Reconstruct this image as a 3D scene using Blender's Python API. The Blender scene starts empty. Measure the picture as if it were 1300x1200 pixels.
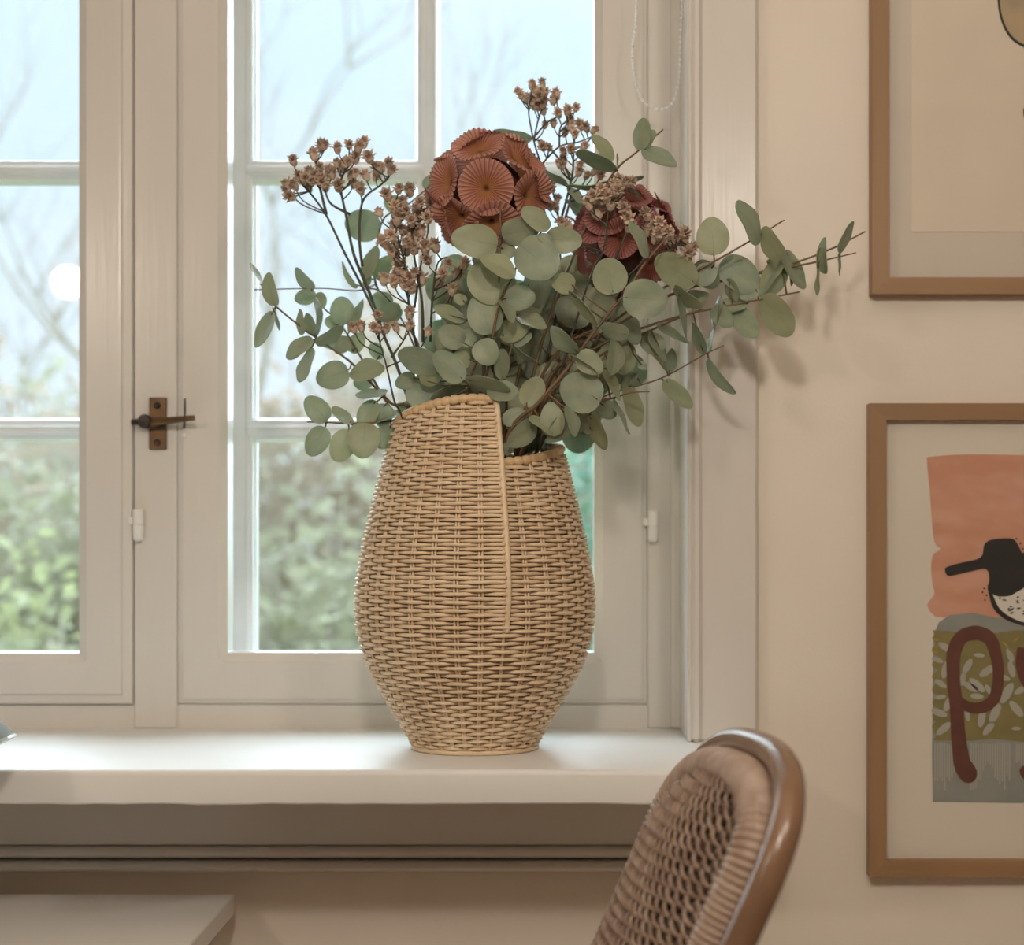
import bpy, math, random
from mathutils import Vector, Matrix
random.seed(7)
sc = bpy.context.scene
COL = sc.collection
PI = math.pi

# ------------------------------------------------------------------ camera, world, lights, exposure
FPX = 2150.0            # focal length in pixels of the 1300 x 1200 frame
VX, VY = 700.0, 680.0   # vanishing point of the depth lines
HC = 1.094              # camera height
cam_d = bpy.data.cameras.new('camera')
cam = bpy.data.objects.new('camera', cam_d); COL.objects.link(cam)
cam.location = (0, 0, HC); cam.rotation_euler = (PI/2, 0, 0)
cam_d.sensor_width = 36.0; cam_d.lens = FPX/1300*36.0
cam_d.shift_x = -(VX-650)/1300; cam_d.shift_y = (VY-600)/1300
cam_d.clip_start = 0.02; cam_d.clip_end = 200
cam_d.dof.use_dof = True; cam_d.dof.focus_distance = 1.71; cam_d.dof.aperture_fstop = 4.2
sc.camera = cam

sc.view_settings.view_transform = 'Standard'; sc.view_settings.look = 'None'
sc.view_settings.exposure = 0.0; sc.view_settings.gamma = 1.0; sc.view_settings.use_curve_mapping = False
try:
    sc.cycles.use_denoising = True
    sc.cycles.max_bounces = 10; sc.cycles.transparent_max_bounces = 16
    sc.cycles.caustics_reflective = False; sc.cycles.caustics_refractive = False
    sc.cycles.sample_clamp_indirect = 6.0
except Exception: pass

SKY = 1.17
w = bpy.data.worlds.new('sky'); sc.world = w; w.use_nodes = True
nt = w.node_tree; nt.nodes.clear()
o_ = nt.nodes.new('ShaderNodeOutputWorld'); bg = nt.nodes.new('ShaderNodeBackground')
tc = nt.nodes.new('ShaderNodeTexCoord'); sep = nt.nodes.new('ShaderNodeSeparateXYZ')
nt.links.new(tc.outputs['Generated'], sep.inputs[0])
ramp = nt.nodes.new('ShaderNodeValToRGB')
ramp.color_ramp.elements[0].position = 0.0; ramp.color_ramp.elements[0].color = (.78, .93, 1.04, 1)
ramp.color_ramp.elements[1].position = .55; ramp.color_ramp.elements[1].color = (.60, .88, 1.04, 1)
nt.links.new(sep.outputs[2], ramp.inputs[0])
ns = nt.nodes.new('ShaderNodeTexNoise'); ns.inputs['Scale'].default_value = 3.5; ns.inputs['Detail'].default_value = 4
nt.links.new(tc.outputs['Generated'], ns.inputs['Vector'])
nr = nt.nodes.new('ShaderNodeMapRange'); nr.inputs[1].default_value = .45; nr.inputs[2].default_value = .75
nt.links.new(ns.outputs['Fac'], nr.inputs[0])
mx = nt.nodes.new('ShaderNodeMixRGB'); mx.inputs[2].default_value = (.88, .97, 1.05, 1)
nt.links.new(nr.outputs[0], mx.inputs[0]); nt.links.new(ramp.outputs[0], mx.inputs[1])
nt.links.new(mx.outputs[0], bg.inputs[0]); bg.inputs[1].default_value = SKY
nt.links.new(bg.outputs[0], o_.inputs[0])

def light(name, kind, loc, energy, color, **k):
    d = bpy.data.lights.new(name, kind); d.energy = energy; d.color = color
    for a, b in k.items(): setattr(d, a, b)
    o = bpy.data.objects.new(name, d); COL.objects.link(o); o.location = loc
    return o
# broad hazy daylight falling in from the garden side
sun = light('hazy_sun', 'SUN', (0, 5, 8), 17.0, (.74, .91, 1.0), angle=math.radians(100))
sun.rotation_euler = (math.radians(-50), 0, math.radians(12))
LAMP_A = (-1.05, .45, 1.645)     # pendant whose reflection shows in the left pane
LAMP_B = (-.08, .30, 1.73)      # pendant between the two others, mirrored behind the bouquet
LAMP_C = (.40, .55, 1.70)       # pendant mirrored in the gloss of the right casing
WARM = (1.0, .885, .76)
light('pendant_light', 'POINT', LAMP_A, 9.5, WARM, shadow_soft_size=.032)
light('pendant_light', 'POINT', LAMP_B, 22, WARM, shadow_soft_size=.065)
light('pendant_light', 'POINT', LAMP_C, 11, WARM, shadow_soft_size=.06)

# ------------------------------------------------------------------ helpers
def P(px, py, Y):
    return Vector(((px-VX)/FPX*Y, Y, HC+(VY-py)/FPX*Y))
def PX(px, Y): return (px-VX)/FPX*Y
def PZ(py, Y): return HC+(VY-py)/FPX*Y

class MB:
    """collects geometry for one mesh"""
    def __init__(s): s.v = []; s.f = []
    def add(s, vs, fs):
        n = len(s.v); s.v += [tuple(v) for v in vs]; s.f += [tuple(i+n for i in f) for f in fs]
    def box(s, x0, x1, y0, y1, z0, z1, c=0.0):
        """box, with chamfered edges when c > 0"""
        if c <= 0:
            vs = [(x, y, z) for x in (x0, x1) for y in (y0, y1) for z in (z0, z1)]
            s.add(vs, [(0,1,3,2), (4,6,7,5), (0,4,5,1), (2,3,7,6), (0,2,6,4), (1,5,7,3)]); return
        c = min(c, .49*min(x1-x0, y1-y0, z1-z0))
        X = (x0, x1); Y = (y0, y1); Z = (z0, z1); vs = []; ix = {}
        for i in (0, 1):
            for j in (0, 1):
                for k in (0, 1):
                    sx, sy, sz = 1-2*i, 1-2*j, 1-2*k
                    ix[i,j,k,'x'] = len(vs); vs.append((X[i], Y[j]+sy*c, Z[k]+sz*c))
                    ix[i,j,k,'y'] = len(vs); vs.append((X[i]+sx*c, Y[j], Z[k]+sz*c))
                    ix[i,j,k,'z'] = len(vs); vs.append((X[i]+sx*c, Y[j]+sy*c, Z[k]))
        fs = []
        for i in (0, 1): fs.append([ix[i,0,0,'x'], ix[i,0,1,'x'], ix[i,1,1,'x'], ix[i,1,0,'x']][::1 if i == 0 else -1])
        for j in (0, 1): fs.append([ix[0,j,0,'y'], ix[1,j,0,'y'], ix[1,j,1,'y'], ix[0,j,1,'y']][::1 if j == 0 else -1])
        for k in (0, 1): fs.append([ix[0,0,k,'z'], ix[0,1,k,'z'], ix[1,1,k,'z'], ix[1,0,k,'z']][::1 if k == 0 else -1])
        for a in (0, 1):
            for b in (0, 1):
                fs.append((ix[a,b,0,'x'], ix[a,b,1,'x'], ix[a,b,1,'y'], ix[a,b,0,'y']))
                fs.append((ix[a,0,b,'x'], ix[a,1,b,'x'], ix[a,1,b,'z'], ix[a,0,b,'z']))
                fs.append((ix[0,a,b,'y'], ix[1,a,b,'y'], ix[1,a,b,'z'], ix[0,a,b,'z']))
                for d in (0, 1): fs.append((ix[a,b,d,'x'], ix[a,b,d,'y'], ix[a,b,d,'z']))
        s.add(vs, fs)
    def tube(s, pts, rad, n=6, cap=True, closed=False, flat=None):
        """tube along pts; rad a number or a list; flat squeezes the section along its second axis"""
        pts = [Vector(p) for p in pts]; m = len(pts)
        if m < 2: return
        if not hasattr(rad, '__len__'): rad = [rad]*m
        T = []
        for i in range(m):
            if closed: t = pts[(i+1) % m]-pts[i-1]
            else: t = pts[min(i+1, m-1)]-pts[max(i-1, 0)]
            T.append(t.normalized() if t.length > 1e-9 else Vector((0, 0, 1)))
        up = Vector((0, 0, 1)) if abs(T[0].z) < .9 else Vector((1, 0, 0))
        a = (up-T[0]*up.dot(T[0])).normalized(); vs = []
        for i in range(m):
            a = a-T[i]*a.dot(T[i])
            a = a.normalized() if a.length > 1e-9 else T[i].orthogonal().normalized()
            b = T[i].cross(a)
            for k in range(n):
                q = 2*PI*k/n
                vs.append(pts[i]+a*math.cos(q)*rad[i]+b*math.sin(q)*rad[i]*(flat or 1))
        fs = []
        for i in range(m if closed else m-1):
            j = (i+1) % m
            for k in range(n):
                l = (k+1) % n
                fs.append((i*n+k, i*n+l, j*n+l, j*n+k))
        if cap and not closed:
            fs.append(tuple(range(n))[::-1]); fs.append(tuple((m-1)*n+k for k in range(n)))
        s.add(vs, fs)
    def lathe(s, prof, c, n=32, axis=None):
        """prof list of (r, h) around an axis through c"""
        c = Vector(c); ax = Vector(axis or (0, 0, 1)).normalized()
        a = ax.orthogonal().normalized(); b = ax.cross(a); vs = []
        for r, h in prof:
            for k in range(n):
                q = 2*PI*k/n
                vs.append(c+ax*h+(a*math.cos(q)+b*math.sin(q))*r)
        fs = []
        for i in range(len(prof)-1):
            for k in range(n):
                l = (k+1) % n
                fs.append((i*n+k, i*n+l, (i+1)*n+l, (i+1)*n+k))
        if prof[0][0] > 1e-6: fs.append(tuple(range(n))[::-1])
        if prof[-1][0] > 1e-6: fs.append(tuple((len(prof)-1)*n+k for k in range(n)))
        s.add(vs, fs)
    def ball(s, c, r, n=8, m=6):
        s.lathe([(max(1e-7, r*math.sin(PI*i/m)), -r*math.cos(PI*i/m)) for i in range(m+1)], c, n)
    def prism(s, poly, y0, y1):
        """polygon in XZ pushed from y0 to y1"""
        n = len(poly)
        vs = [(x, y0, z) for x, z in poly]+[(x, y1, z) for x, z in poly]
        fs = [tuple(range(n)), tuple(range(2*n-1, n-1, -1))]
        for i in range(n):
            j = (i+1) % n; fs.append((i, i+n, j+n, j))
        s.add(vs, fs)
    def mesh(s, name, mat, smooth=False, ang=None):
        me = bpy.data.meshes.new(name); me.from_pydata(s.v, [], s.f); me.update()
        if mat: me.materials.append(mat)
        if smooth: me.polygons.foreach_set('use_smooth', [True]*len(me.polygons))
        if ang:
            try: me.set_sharp_from_angle(angle=math.radians(ang))
            except Exception: pass
        return me
    def build(s, name, mat, parent=None, smooth=False, ang=None, fix=True):
        me = s.mesh(name, mat, smooth, ang)
        if fix:
            import bmesh
            bm = bmesh.new(); bm.from_mesh(me); bmesh.ops.recalc_face_normals(bm, faces=bm.faces); bm.to_mesh(me); bm.free()
        return link(name, me, parent)
def link(name, me, parent=None):
    o = bpy.data.objects.new(name, me); COL.objects.link(o)
    if parent is not None: o.parent = parent
    return o
def tag(o, label=None, cat=None, group=None, kind=None):
    if label: o['label'] = label
    if cat: o['category'] = cat
    if group: o['group'] = group
    if kind: o['kind'] = kind
    return o
ORIG = {}
def thing(name, label, cat, loc=(0, 0, 0), group=None, kind=None):
    """an Empty at the thing's base; its parts are given in world coordinates and shifted here"""
    o = bpy.data.objects.new(name, None); COL.objects.link(o)
    o.location = loc; o.empty_display_size = .02
    ORIG[o.name] = Vector(loc)
    return tag(o, label, cat, group, kind)
def part(root, name, mb, mat, smooth=False, ang=None, parent=None, fix=True):
    """part built in world coordinates under root (parent: an already built part)"""
    off = ORIG[root.name]
    mb.v = [(x-off.x, y-off.y, z-off.z) for x, y, z in mb.v]
    return mb.build(name, mat, parent or root, smooth, ang, fix)

def catmull(pts, n=8):
    pts = [Vector(p) for p in pts]; out = []
    for i in range(len(pts)-1):
        p0 = pts[max(i-1, 0)]; p1 = pts[i]; p2 = pts[i+1]; p3 = pts[min(i+2, len(pts)-1)]
        for k in range(n):
            t = k/n
            out.append(.5*((2*p1)+(p2-p0)*t+(2*p0-5*p1+4*p2-p3)*t*t+(3*p1-p0-3*p2+p3)*t**3))
    out.append(pts[-1]); return out
def lerp_table(tab, x):
    if x <= tab[0][0]: return tab[0][1]
    for (a, b), (c, d) in zip(tab, tab[1:]):
        if x <= c:
            t = (x-a)/(c-a); return b+(d-b)*t
    return tab[-1][1]
def smooth_table(tab, x):
    """catmull interpolation of a table with uneven steps"""
    if x <= tab[0][0]: return tab[0][1]
    if x >= tab[-1][0]: return tab[-1][1]
    for i in range(len(tab)-1):
        if x <= tab[i+1][0]:
            x1, y1 = tab[i]; x2, y2 = tab[i+1]; h = x2-x1
            m1 = (y2-tab[i-1][1])/(x2-tab[i-1][0]) if i > 0 else (y2-y1)/h
            m2 = (tab[i+2][1]-y1)/(tab[i+2][0]-x1) if i+2 < len(tab) else (y2-y1)/h
            t = (x-x1)/h
            return (2*t**3-3*t*t+1)*y1+(t**3-2*t*t+t)*h*m1+(-2*t**3+3*t*t)*y2+(t**3-t*t)*h*m2

# ------------------------------------------------------------------ materials
def mat(name, col, rough=.5, col2=None, scale=20, stretch=(1, 1, 1), detail=3, bump=0, bscale=None, bstretch=None,
        metallic=0, spec=.5, rnd=0, translucent=0, tcol=None, coat=0, lo=.35, hi=.65):
    m = bpy.data.materials.new(name); m.use_nodes = True; t = m.node_tree
    b = t.nodes['Principled BSDF']; out = t.nodes['Material Output']
    b.inputs['Roughness'].default_value = rough; b.inputs['Metallic'].default_value = metallic
    b.inputs['Specular IOR Level'].default_value = spec
    if coat: b.inputs['Coat Weight'].default_value = coat; b.inputs['Coat Roughness'].default_value = .25
    tc = t.nodes.new('ShaderNodeTexCoord')
    def noise(sc_, st):
        mp = t.nodes.new('ShaderNodeMapping'); mp.inputs['Scale'].default_value = st
        t.links.new(tc.outputs['Object'], mp.inputs[0])
        n = t.nodes.new('ShaderNodeTexNoise'); n.inputs['Scale'].default_value = sc_; n.inputs['Detail'].default_value = detail
        t.links.new(mp.outputs[0], n.inputs['Vector']); return n
    cs = None
    if col2:
        n = noise(scale, stretch)
        r = t.nodes.new('ShaderNodeMapRange'); r.inputs[1].default_value = lo; r.inputs[2].default_value = hi
        t.links.new(n.outputs['Fac'], r.inputs[0])
        mxx = t.nodes.new('ShaderNodeMixRGB'); mxx.inputs[1].default_value = (*col, 1); mxx.inputs[2].default_value = (*col2, 1)
        t.links.new(r.outputs[0], mxx.inputs[0]); cs = mxx.outputs[0]
    if rnd:
        oi = t.nodes.new('ShaderNodeObjectInfo'); h = t.nodes.new('ShaderNodeHueSaturation')
        r = t.nodes.new('ShaderNodeMapRange'); r.inputs[3].default_value = 1-rnd; r.inputs[4].default_value = 1+rnd
        t.links.new(oi.outputs['Random'], r.inputs[0]); t.links.new(r.outputs[0], h.inputs['Value'])
        if cs: t.links.new(cs, h.inputs['Color'])
        else: h.inputs['Color'].default_value = (*col, 1)
        cs = h.outputs[0]
    if cs: t.links.new(cs, b.inputs['Base Color'])
    else: b.inputs['Base Color'].default_value = (*col, 1)
    if bump:
        n = noise(bscale or scale, bstretch or stretch)
        bp = t.nodes.new('ShaderNodeBump'); bp.inputs['Strength'].default_value = bump; bp.inputs['Distance'].default_value = .002
        t.links.new(n.outputs['Fac'], bp.inputs['Height']); t.links.new(bp.outputs[0], b.inputs['Normal'])
    if translucent:
        tr = t.nodes.new('ShaderNodeBsdfTranslucent'); tr.inputs[0].default_value = (*(tcol or col), 1)
        ms = t.nodes.new('ShaderNodeMixShader'); ms.inputs[0].default_value = translucent
        t.links.new(b.outputs[0], ms.inputs[1]); t.links.new(tr.outputs[0], ms.inputs[2]); t.links.new(ms.outputs[0], out.inputs[0])
    return m

def glass_mat(name, refl=.08, tint=(1, 1, 1)):
    """thin pane: clear, with the mirror part growing at a glance"""
    m = bpy.data.materials.new(name); m.use_nodes = True; t = m.node_tree
    t.nodes.clear(); out = t.nodes.new('ShaderNodeOutputMaterial')
    tr = t.nodes.new('ShaderNodeBsdfTransparent'); tr.inputs[0].default_value = (*tint, 1)
    gl = t.nodes.new('ShaderNodeBsdfGlossy'); gl.inputs['Roughness'].default_value = .02
    lw = t.nodes.new('ShaderNodeLayerWeight'); lw.inputs[0].default_value = .5
    pw = t.nodes.new('ShaderNodeMath'); pw.operation = 'POWER'; pw.inputs[1].default_value = 5.0
    fr = t.nodes.new('ShaderNodeMath'); fr.operation = 'MULTIPLY_ADD'; fr.inputs[1].default_value = .9; fr.inputs[2].default_value = .035
    ms = t.nodes.new('ShaderNodeMixShader')
    t.links.new(lw.outputs['Facing'], pw.inputs[0]); t.links.new(pw.outputs[0], fr.inputs[0])
    t.links.new(fr.outputs[0], ms.inputs[0]); t.links.new(tr.outputs[0], ms.inputs[1]); t.links.new(gl.outputs[0], ms.inputs[2])
    t.links.new(ms.outputs[0], out.inputs[0]); return m

M = {}
M['wall'] = mat('wall_paint', (.81, .74, .65), .62, (.78, .71, .62), 6, bump=.12, bscale=220)
M['wall_far'] = mat('grey_brown_wall_paint', (.40, .36, .32), .7)
M['ceiling'] = mat('ceiling_paint', (.82, .78, .72), .8)
M['trim'] = mat('cream_gloss_paint', (.71, .675, .63), .26, (.685, .65, .605), 9, (1, 1, .3), bump=.16, bscale=160, bstretch=(1, 1, .05))
M['sill'] = mat('sill_gloss_paint', (.81, .80, .78), .46, (.78, .77, .75), 7, (.4, 1, 1), spec=.28, bump=.10, bscale=60, bstretch=(.1, 1, 1))
M['outer'] = mat('white_outdoor_paint', (.82, .83, .84), .35, (.76, .77, .78), 30, bump=.1, bscale=120)
M['putty'] = mat('window_putty', (.70, .70, .68), .6)
M['glass'] = glass_mat('window_glass')
M['pglass'] = glass_mat('picture_glass')
M['brass'] = mat('aged_brass', (.20, .115, .055), .42, (.12, .075, .045), 60, metallic=.75)
M['iron'] = mat('dark_iron', (.045, .038, .032), .38, (.09, .065, .05), 80, metallic=.7)
M['hinge'] = mat('white_hinge_paint', (.82, .80, .76), .35)
M['floor'] = mat('floor_boards', (.62, .50, .38), .4, (.54, .42, .31), 5, (1, 12, 1))
M['desk'] = mat('desk_white', (.80, .77, .73), .38, (.78, .75, .71), 5)
M['oak'] = mat('oak_frame', (.37, .22, .112), .48, (.28, .16, .075), 30, (1, 1, .07), 5, bump=.15, bscale=120, bstretch=(1, 1, .05))
M['oakh'] = mat('oak_frame_rail', (.37, .22, .112), .48, (.28, .16, .075), 30, (.07, 1, 1), 5, bump=.15, bscale=120, bstretch=(.05, 1, 1))
M['mat_grey'] = mat('mount_board', (.70, .63, .545), .9)
M['paper'] = mat('cream_paper', (.80, .71, .58), .9, (.77, .68, .555), 14)
M['paper2'] = mat('warm_white_paper', (.80, .735, .63), .9, (.775, .71, .605), 10)
M['lamp'] = mat('lamp_metal', (.13, .125, .10), .6)
M['lamprim'] = mat('lamp_rim', (.38, .37, .32), .35, metallic=.4)
M['chain'] = mat('clear_bead_chain', (.86, .86, .84), .12, spec=.8)
M['cord'] = mat('black_cord', (.02, .02, .02), .5)
M['blind'] = mat('blind_fabric', (.80, .77, .72), .8)

# ------------------------------------------------------------------ room shell
YS = 2.05                       # face of the inner sashes
YW = 1.94                       # face of the window wall
YC = 1.92                       # face of the casing
SILL_Z = .86
XR = PX(877, YC)                # right edge of the opening
XM = PX(197, YS)                # centre of the mullion
XL = 2*XM-XR                    # left edge of the opening
ZT = 2.06                       # top of the opening
RX0, RX1, RY0, RZ1 = -2.4, 1.7, -1.5, 2.45
b = MB()
b.box(RX0-.1, XL, YW, 2.30, -.05, RZ1); b.box(XR, RX1+.1, YW, 2.30, -.05, RZ1)
b.box(XL, XR, YW, 2.30, -.05, SILL_Z-.035); b.box(XL, XR, YW, 2.30, ZT, RZ1)
tag(b.build('wall_back', M['wall']), 'cream painted wall with the window and two pictures', kind='structure')
for nm, bx in (('wall_left', (RX0-.1, RX0, RY0, YW, -.05, RZ1)), ('wall_right', (RX1, RX1+.1, RY0, YW, -.05, RZ1)),
               ('wall_front', (RX0-.1, RX1+.1, RY0-.1, RY0, -.05, RZ1))):
    b = MB(); b.box(*bx); tag(b.build(nm, M['wall_far']), 'plain grey-brown wall of the room', kind='structure')
b = MB(); b.box(RX0-.1, RX1+.1, RY0-.1, 2.30, -.12, -.05); fl = b.build('floor', M['floor'])
tag(fl, 'pale wooden floor of the room', kind='structure')
for i in range(28):             # floor boards
    x0 = RX0+i*(RX1-RX0)/28
    b = MB(); b.box(x0+.001, x0+(RX1-RX0)/28-.001, RY0, YW, -.05, 0, .002); b.build('floor_board', M['floor'], fl)
b = MB(); b.box(RX0-.1, RX1+.1, RY0-.1, 2.30, RZ1, RZ1+.1); tag(b.build('ceiling', M['ceiling']), 'plain pale ceiling', kind='structure')
b = MB(); b.box(RX0, RX1, YW-.018, YW, 0, .12, .006); tag(b.build('baseboard_back', M['trim']), 'cream baseboard under the window', kind='structure')

# casing round the opening
cas = tag(bpy.data.objects.new('trim_1', None), 'flat cream casing round the window opening', kind='structure'); COL.objects.link(cas)
ORIG[cas.name] = Vector((0, 0, 0))
CW = PX(962, YC)-XR
def casing_side(x0, x1, inner, name='casing_board'):
    b = MB(); b.box(x0, x1, YC, YW+.002, SILL_Z, ZT+CW, .003); part(cas, name, b, M['trim'])
    b = MB(); s = 1 if inner == x0 else -1
    b.box(min(inner, inner+s*.0125), max(inner, inner+s*.0125), YC-.006, YC+.03, SILL_Z+.0, ZT, .004)
    part(cas, 'bead', b, M['trim'])
for xa_, xb_ in ((XR-.004, XR+.001), (XL-.001, XL+.004)):
    b = MB(); b.box(xa_, xb_, YC-.004, 2.05, SILL_Z, ZT, .0018); part(cas, 'reveal_lining', b, M['trim'])
casing_side(XR, XR+CW, XR); casing_side(XL-CW, XL, XL)
b = MB(); b.box(XL, XR, YC, YW+.002, ZT, ZT+CW, .003); part(cas, 'casing_board', b, M['trim'])

# sill
b = MB()
def sill_profile():
    y0, y1, z0, z1, r = 1.69, 2.07, SILL_Z-.035, SILL_Z, .006
    pts = [(y1, z0), (y1, z1)]
    for i in range(6):
        q = PI/2+PI/2*i/5; pts.append((y0+r+r*math.cos(q), z1-r+r*math.sin(q)))
    for i in range(4):
        q = PI+PI/2*i/3; pts.append((y0+.003+.003*math.cos(q), z0+.003+.003*math.sin(q)))
    return pts
pr = sill_profile(); n = len(pr); xs = [-1.27+i*(.214+1.27)/60 for i in range(61)]
rs = random.Random(3); vs = []
for i, x in enumerate(xs):
    d = rs.uniform(-.0007, .0007)
    for (y, z) in pr: vs.append((x, y, z+(d if z < SILL_Z-.02 and y < 1.8 else 0)))
fs = [tuple(range(n)), tuple(60*n+k for k in range(n))[::-1]]
for i in range(60):
    for k in range(n): fs.append((i*n+k, i*n+(k+1) % n, (i+1)*n+(k+1) % n, (i+1)*n+k))
b.add(vs, fs)
tag(b.build('window_sill', M['sill'], smooth=True, ang=35), 'deep glossy cream window sill under the vase', kind='structure')
# apron and moulding under the sill
tr2 = tag(bpy.data.objects.new('trim_2', None), 'cream apron with reeded moulding under the sill', kind='structure'); COL.objects.link(tr2)
ORIG[tr2.name] = Vector((0, 0, 0))
za, zb, zc, zd = SILL_Z-.035, PZ(1076, 1.905), PZ(1093, 1.905), PZ(1110, 1.905)
b = MB(); b.box(-1.25, .205, 1.917, YW+.002, zb, za, .001); part(tr2, 'apron_board', b, M['trim'])
for z1, z0, r in ((zb, zc, .009), (zc, zd, .012)):
    b = MB(); zm = (z0+z1)/2; h = (z1-z0)/2
    pts = [(1.93, z0), (1.93, z1)]+[(1.917-r*math.sin(PI*i/8)*1.2, zm+(h-.001)*math.cos(PI*i/8)) for i in range(9)]
    n = len(pts)
    b.add([(-1.25, y, z) for y, z in pts]+[(.205, y, z) for y, z in pts],
          [tuple(range(n)), tuple(range(2*n-1, n-1, -1))]+[(i, i+n, (i+1) % n+n, (i+1) % n) for i in range(n)])
    part(tr2, 'moulding', b, M['trim'], smooth=True, ang=40)

# ------------------------------------------------------------------ window
win = tag(bpy.data.objects.new('window_1', None), 'old double casement window with white glazing bars', kind='structure'); COL.objects.link(win)
ORIG[win.name] = Vector((0, 0, 0))
def sx(px): return PX(px, YS)
def sz(py): return PZ(py, YS)
ZB = SILL_Z
# fixed frame: jambs, mullion, bottom, head
xj = sx(822)            # sash edge at the right jamb
def mir(x): return 2*XM-x
for s in (0, 1):
    f = (lambda x: x) if s == 0 else mir
    b = MB(); a, c = sorted((f(xj+.0002), f(XR))); b.box(a, c, YS, 2.24, ZB, ZT, .002); part(win, 'jamb', b, M['trim'])
    b = MB(); a, c = sorted((f(sx(851)), f(XR))); b.box(a, c, YS-.014, YS+.01, ZB, ZT, .004); part(win, 'stop_bead', b, M['trim'])
    b = MB(); a, c = sorted((f(sx(862)), f(XR))); b.box(a, c, YS-.035, YS-.01, ZB, ZT, .006); part(win, 'stop_bead', b, M['trim'])
Z0S_ = sz(894)
mxl, mxr = sx(170), sx(224.8)
b = MB(); b.box(mxl, mxr, YS, 2.24, ZB, ZT, .002); part(win, 'mullion', b, M['trim'])
b = MB(); b.box(mir(XR), XR, YS+.004, 2.24, ZB-.01, Z0S_-.0002, .002); part(win, 'bottom_frame', b, M['trim'])
b = MB(); b.box(mir(XR), XR, YS-.0, 2.24, ZT-.05, ZT, .002); part(win, 'head_frame', b, M['trim'])
Z0S, Z1S = sz(894), ZT-.052
def sash(x0, x1, ox0, ox1, oz0, oz1, yf, edge):
    """inner casement: flat members with a chamfer towards the glass and a rounded lip outside"""
    s = MB(); y1 = yf+.042
    def prof_member(quadf):
        pass
    ch = .009
    # outer rectangle, inner rectangle; rings from outside back to inside back
    g = .45 if edge < .006 else 1
    rings = [(0, y1), (0, yf+.010*g), (.0012, yf+.006*g), (edge, yf+.0045*g), (edge+.002, yf+.0005), (edge+.004, yf)]
    W = [ox0-x0, x1-ox1, oz0-Z0S, Z1S-oz1]
    def rect(d_out=None, d_in=None):
        if d_out is not None: return (x0+d_out, x1-d_out, Z0S+d_out, Z1S-d_out)
        return (ox0-d_in, ox1+d_in, oz0-d_in, oz1+d_in)
    L = [(rect(d_out=d), y) for d, y in rings]
    L += [(rect(d_in=ch+.0015), yf), (rect(d_in=ch), yf+.0015), (rect(d_in=.0), yf+.007), (rect(d_in=0), yf+.020), (rect(d_in=0), y1)]
    vs = []; fs = []
    for (a, c, e, g), y in L: vs += [(a, y, e), (c, y, e), (c, y, g), (a, y, g)]
    m = len(L)
    for i in range(m):
        j = (i+1) % m
        for k in range(4):
            l = (k+1) % 4
            fs.append((i*4+k, i*4+l, j*4+l, j*4+k))
    s.add(vs, fs)
    o = part(win, 'inner_sash', s, M['trim'])
    p = MB(); p.box(ox0-.004, ox1+.004, yf+.022, yf+.0255, oz0-.004, oz1+.004); part(win, 'glass_pane', p, M['glass'], parent=o)
    return o
ozb = sz(829)+.0
s_r = sash(sx(225), xj, sx(288), sx(754), ozb, Z1S-.062, YS-.001, .004)
s_l = sash(mir(xj), sx(169), mir(sx(754))-.0, sx(101), ozb, Z1S-.062, YS-.009, .011)
# hinges
def hinge(px, py0, py1, root, yf):
    x = sx(px); z1, z0 = sz(py0), sz(py1); zm = (z0+z1)/2
    b = MB()
    b.lathe([(.004, z0-zm), (.0065, z0-zm+.003), (.0065, -.0006), (.0055, 0), (.0065, .0006), (.0065, z1-zm-.001), (.005, z1-zm)], (x, yf-.007, zm), 12)
    b.box(x-.012, x, yf-.006, yf+.002, zm+.000, zm+.010, .001)
    part(win, 'hinge', b, M['hinge'], smooth=True, ang=40, parent=root)
hinge(829, 648, 688, s_r, YS); hinge(177, 646, 687, s_l, YS)
# espagnolette handle on its brass plate
b = MB(); b.box(sx(190), sx(212), YS-.004, YS+.001, sz(571), sz(505), .001); hp = part(win, 'handle_plate', b, M['brass'])
for py in (515, 562):
    b = MB(); b.lathe([(.0042, 0), (.0042, .0012), (.0030, .002), (.0022, .0014), (.0001, .0012)], (sx(200.5), YS-.004, sz(py)), 14, (0, -1, 0))
    part(win, 'screw', b, M['iron'], parent=hp, smooth=True, ang=40)
b = MB(); hx, hz = sx(187), sz(536)
b.lathe([(.0075, 0), (.0085, .004), (.0085, .013), (.007, .016), (.0001, .0165)], (hx, YS-.002, hz), 18, (0, -1, 0))
b.box(sx(186), sx(211), YS-.012, YS-.003, sz(545), sz(531), .002)
hd = part(win, 'handle_hub', b, M['iron'], smooth=True, ang=40)
b = MB()
pts = catmull([P(192, 537, 2.038), P(205, 535, 2.032), P(225, 533, 2.026), P(247, 530.5, 2.022)], 5)
b.tube(pts, [.0055-.0025*i/len(pts) for i in range(len(pts))], 8, flat=.75); part(win, 'lever', b, M['brass'], smooth=True, parent=hd)
b = MB(); b.tube([P(190, 536, 2.036), P(178, 536, 2.036), P(167.5, 536, 2.037)], [.0045, .004, .0038], 8); part(win, 'latch_tongue', b, M['iron'], smooth=True, parent=hd)
b = MB(); b.tube([P(234.5, 506, 2.0485), P(234.5, 530, 2.047), P(233.5, 544, 2.0485)], .0011, 6); part(win, 'hook_wire', b, M['iron'])
b = MB(); b.ball(P(234, 553, 2.0475), .0035, 8, 6); part(win, 'paint_blob', b, M['hinge'], smooth=True)

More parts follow.
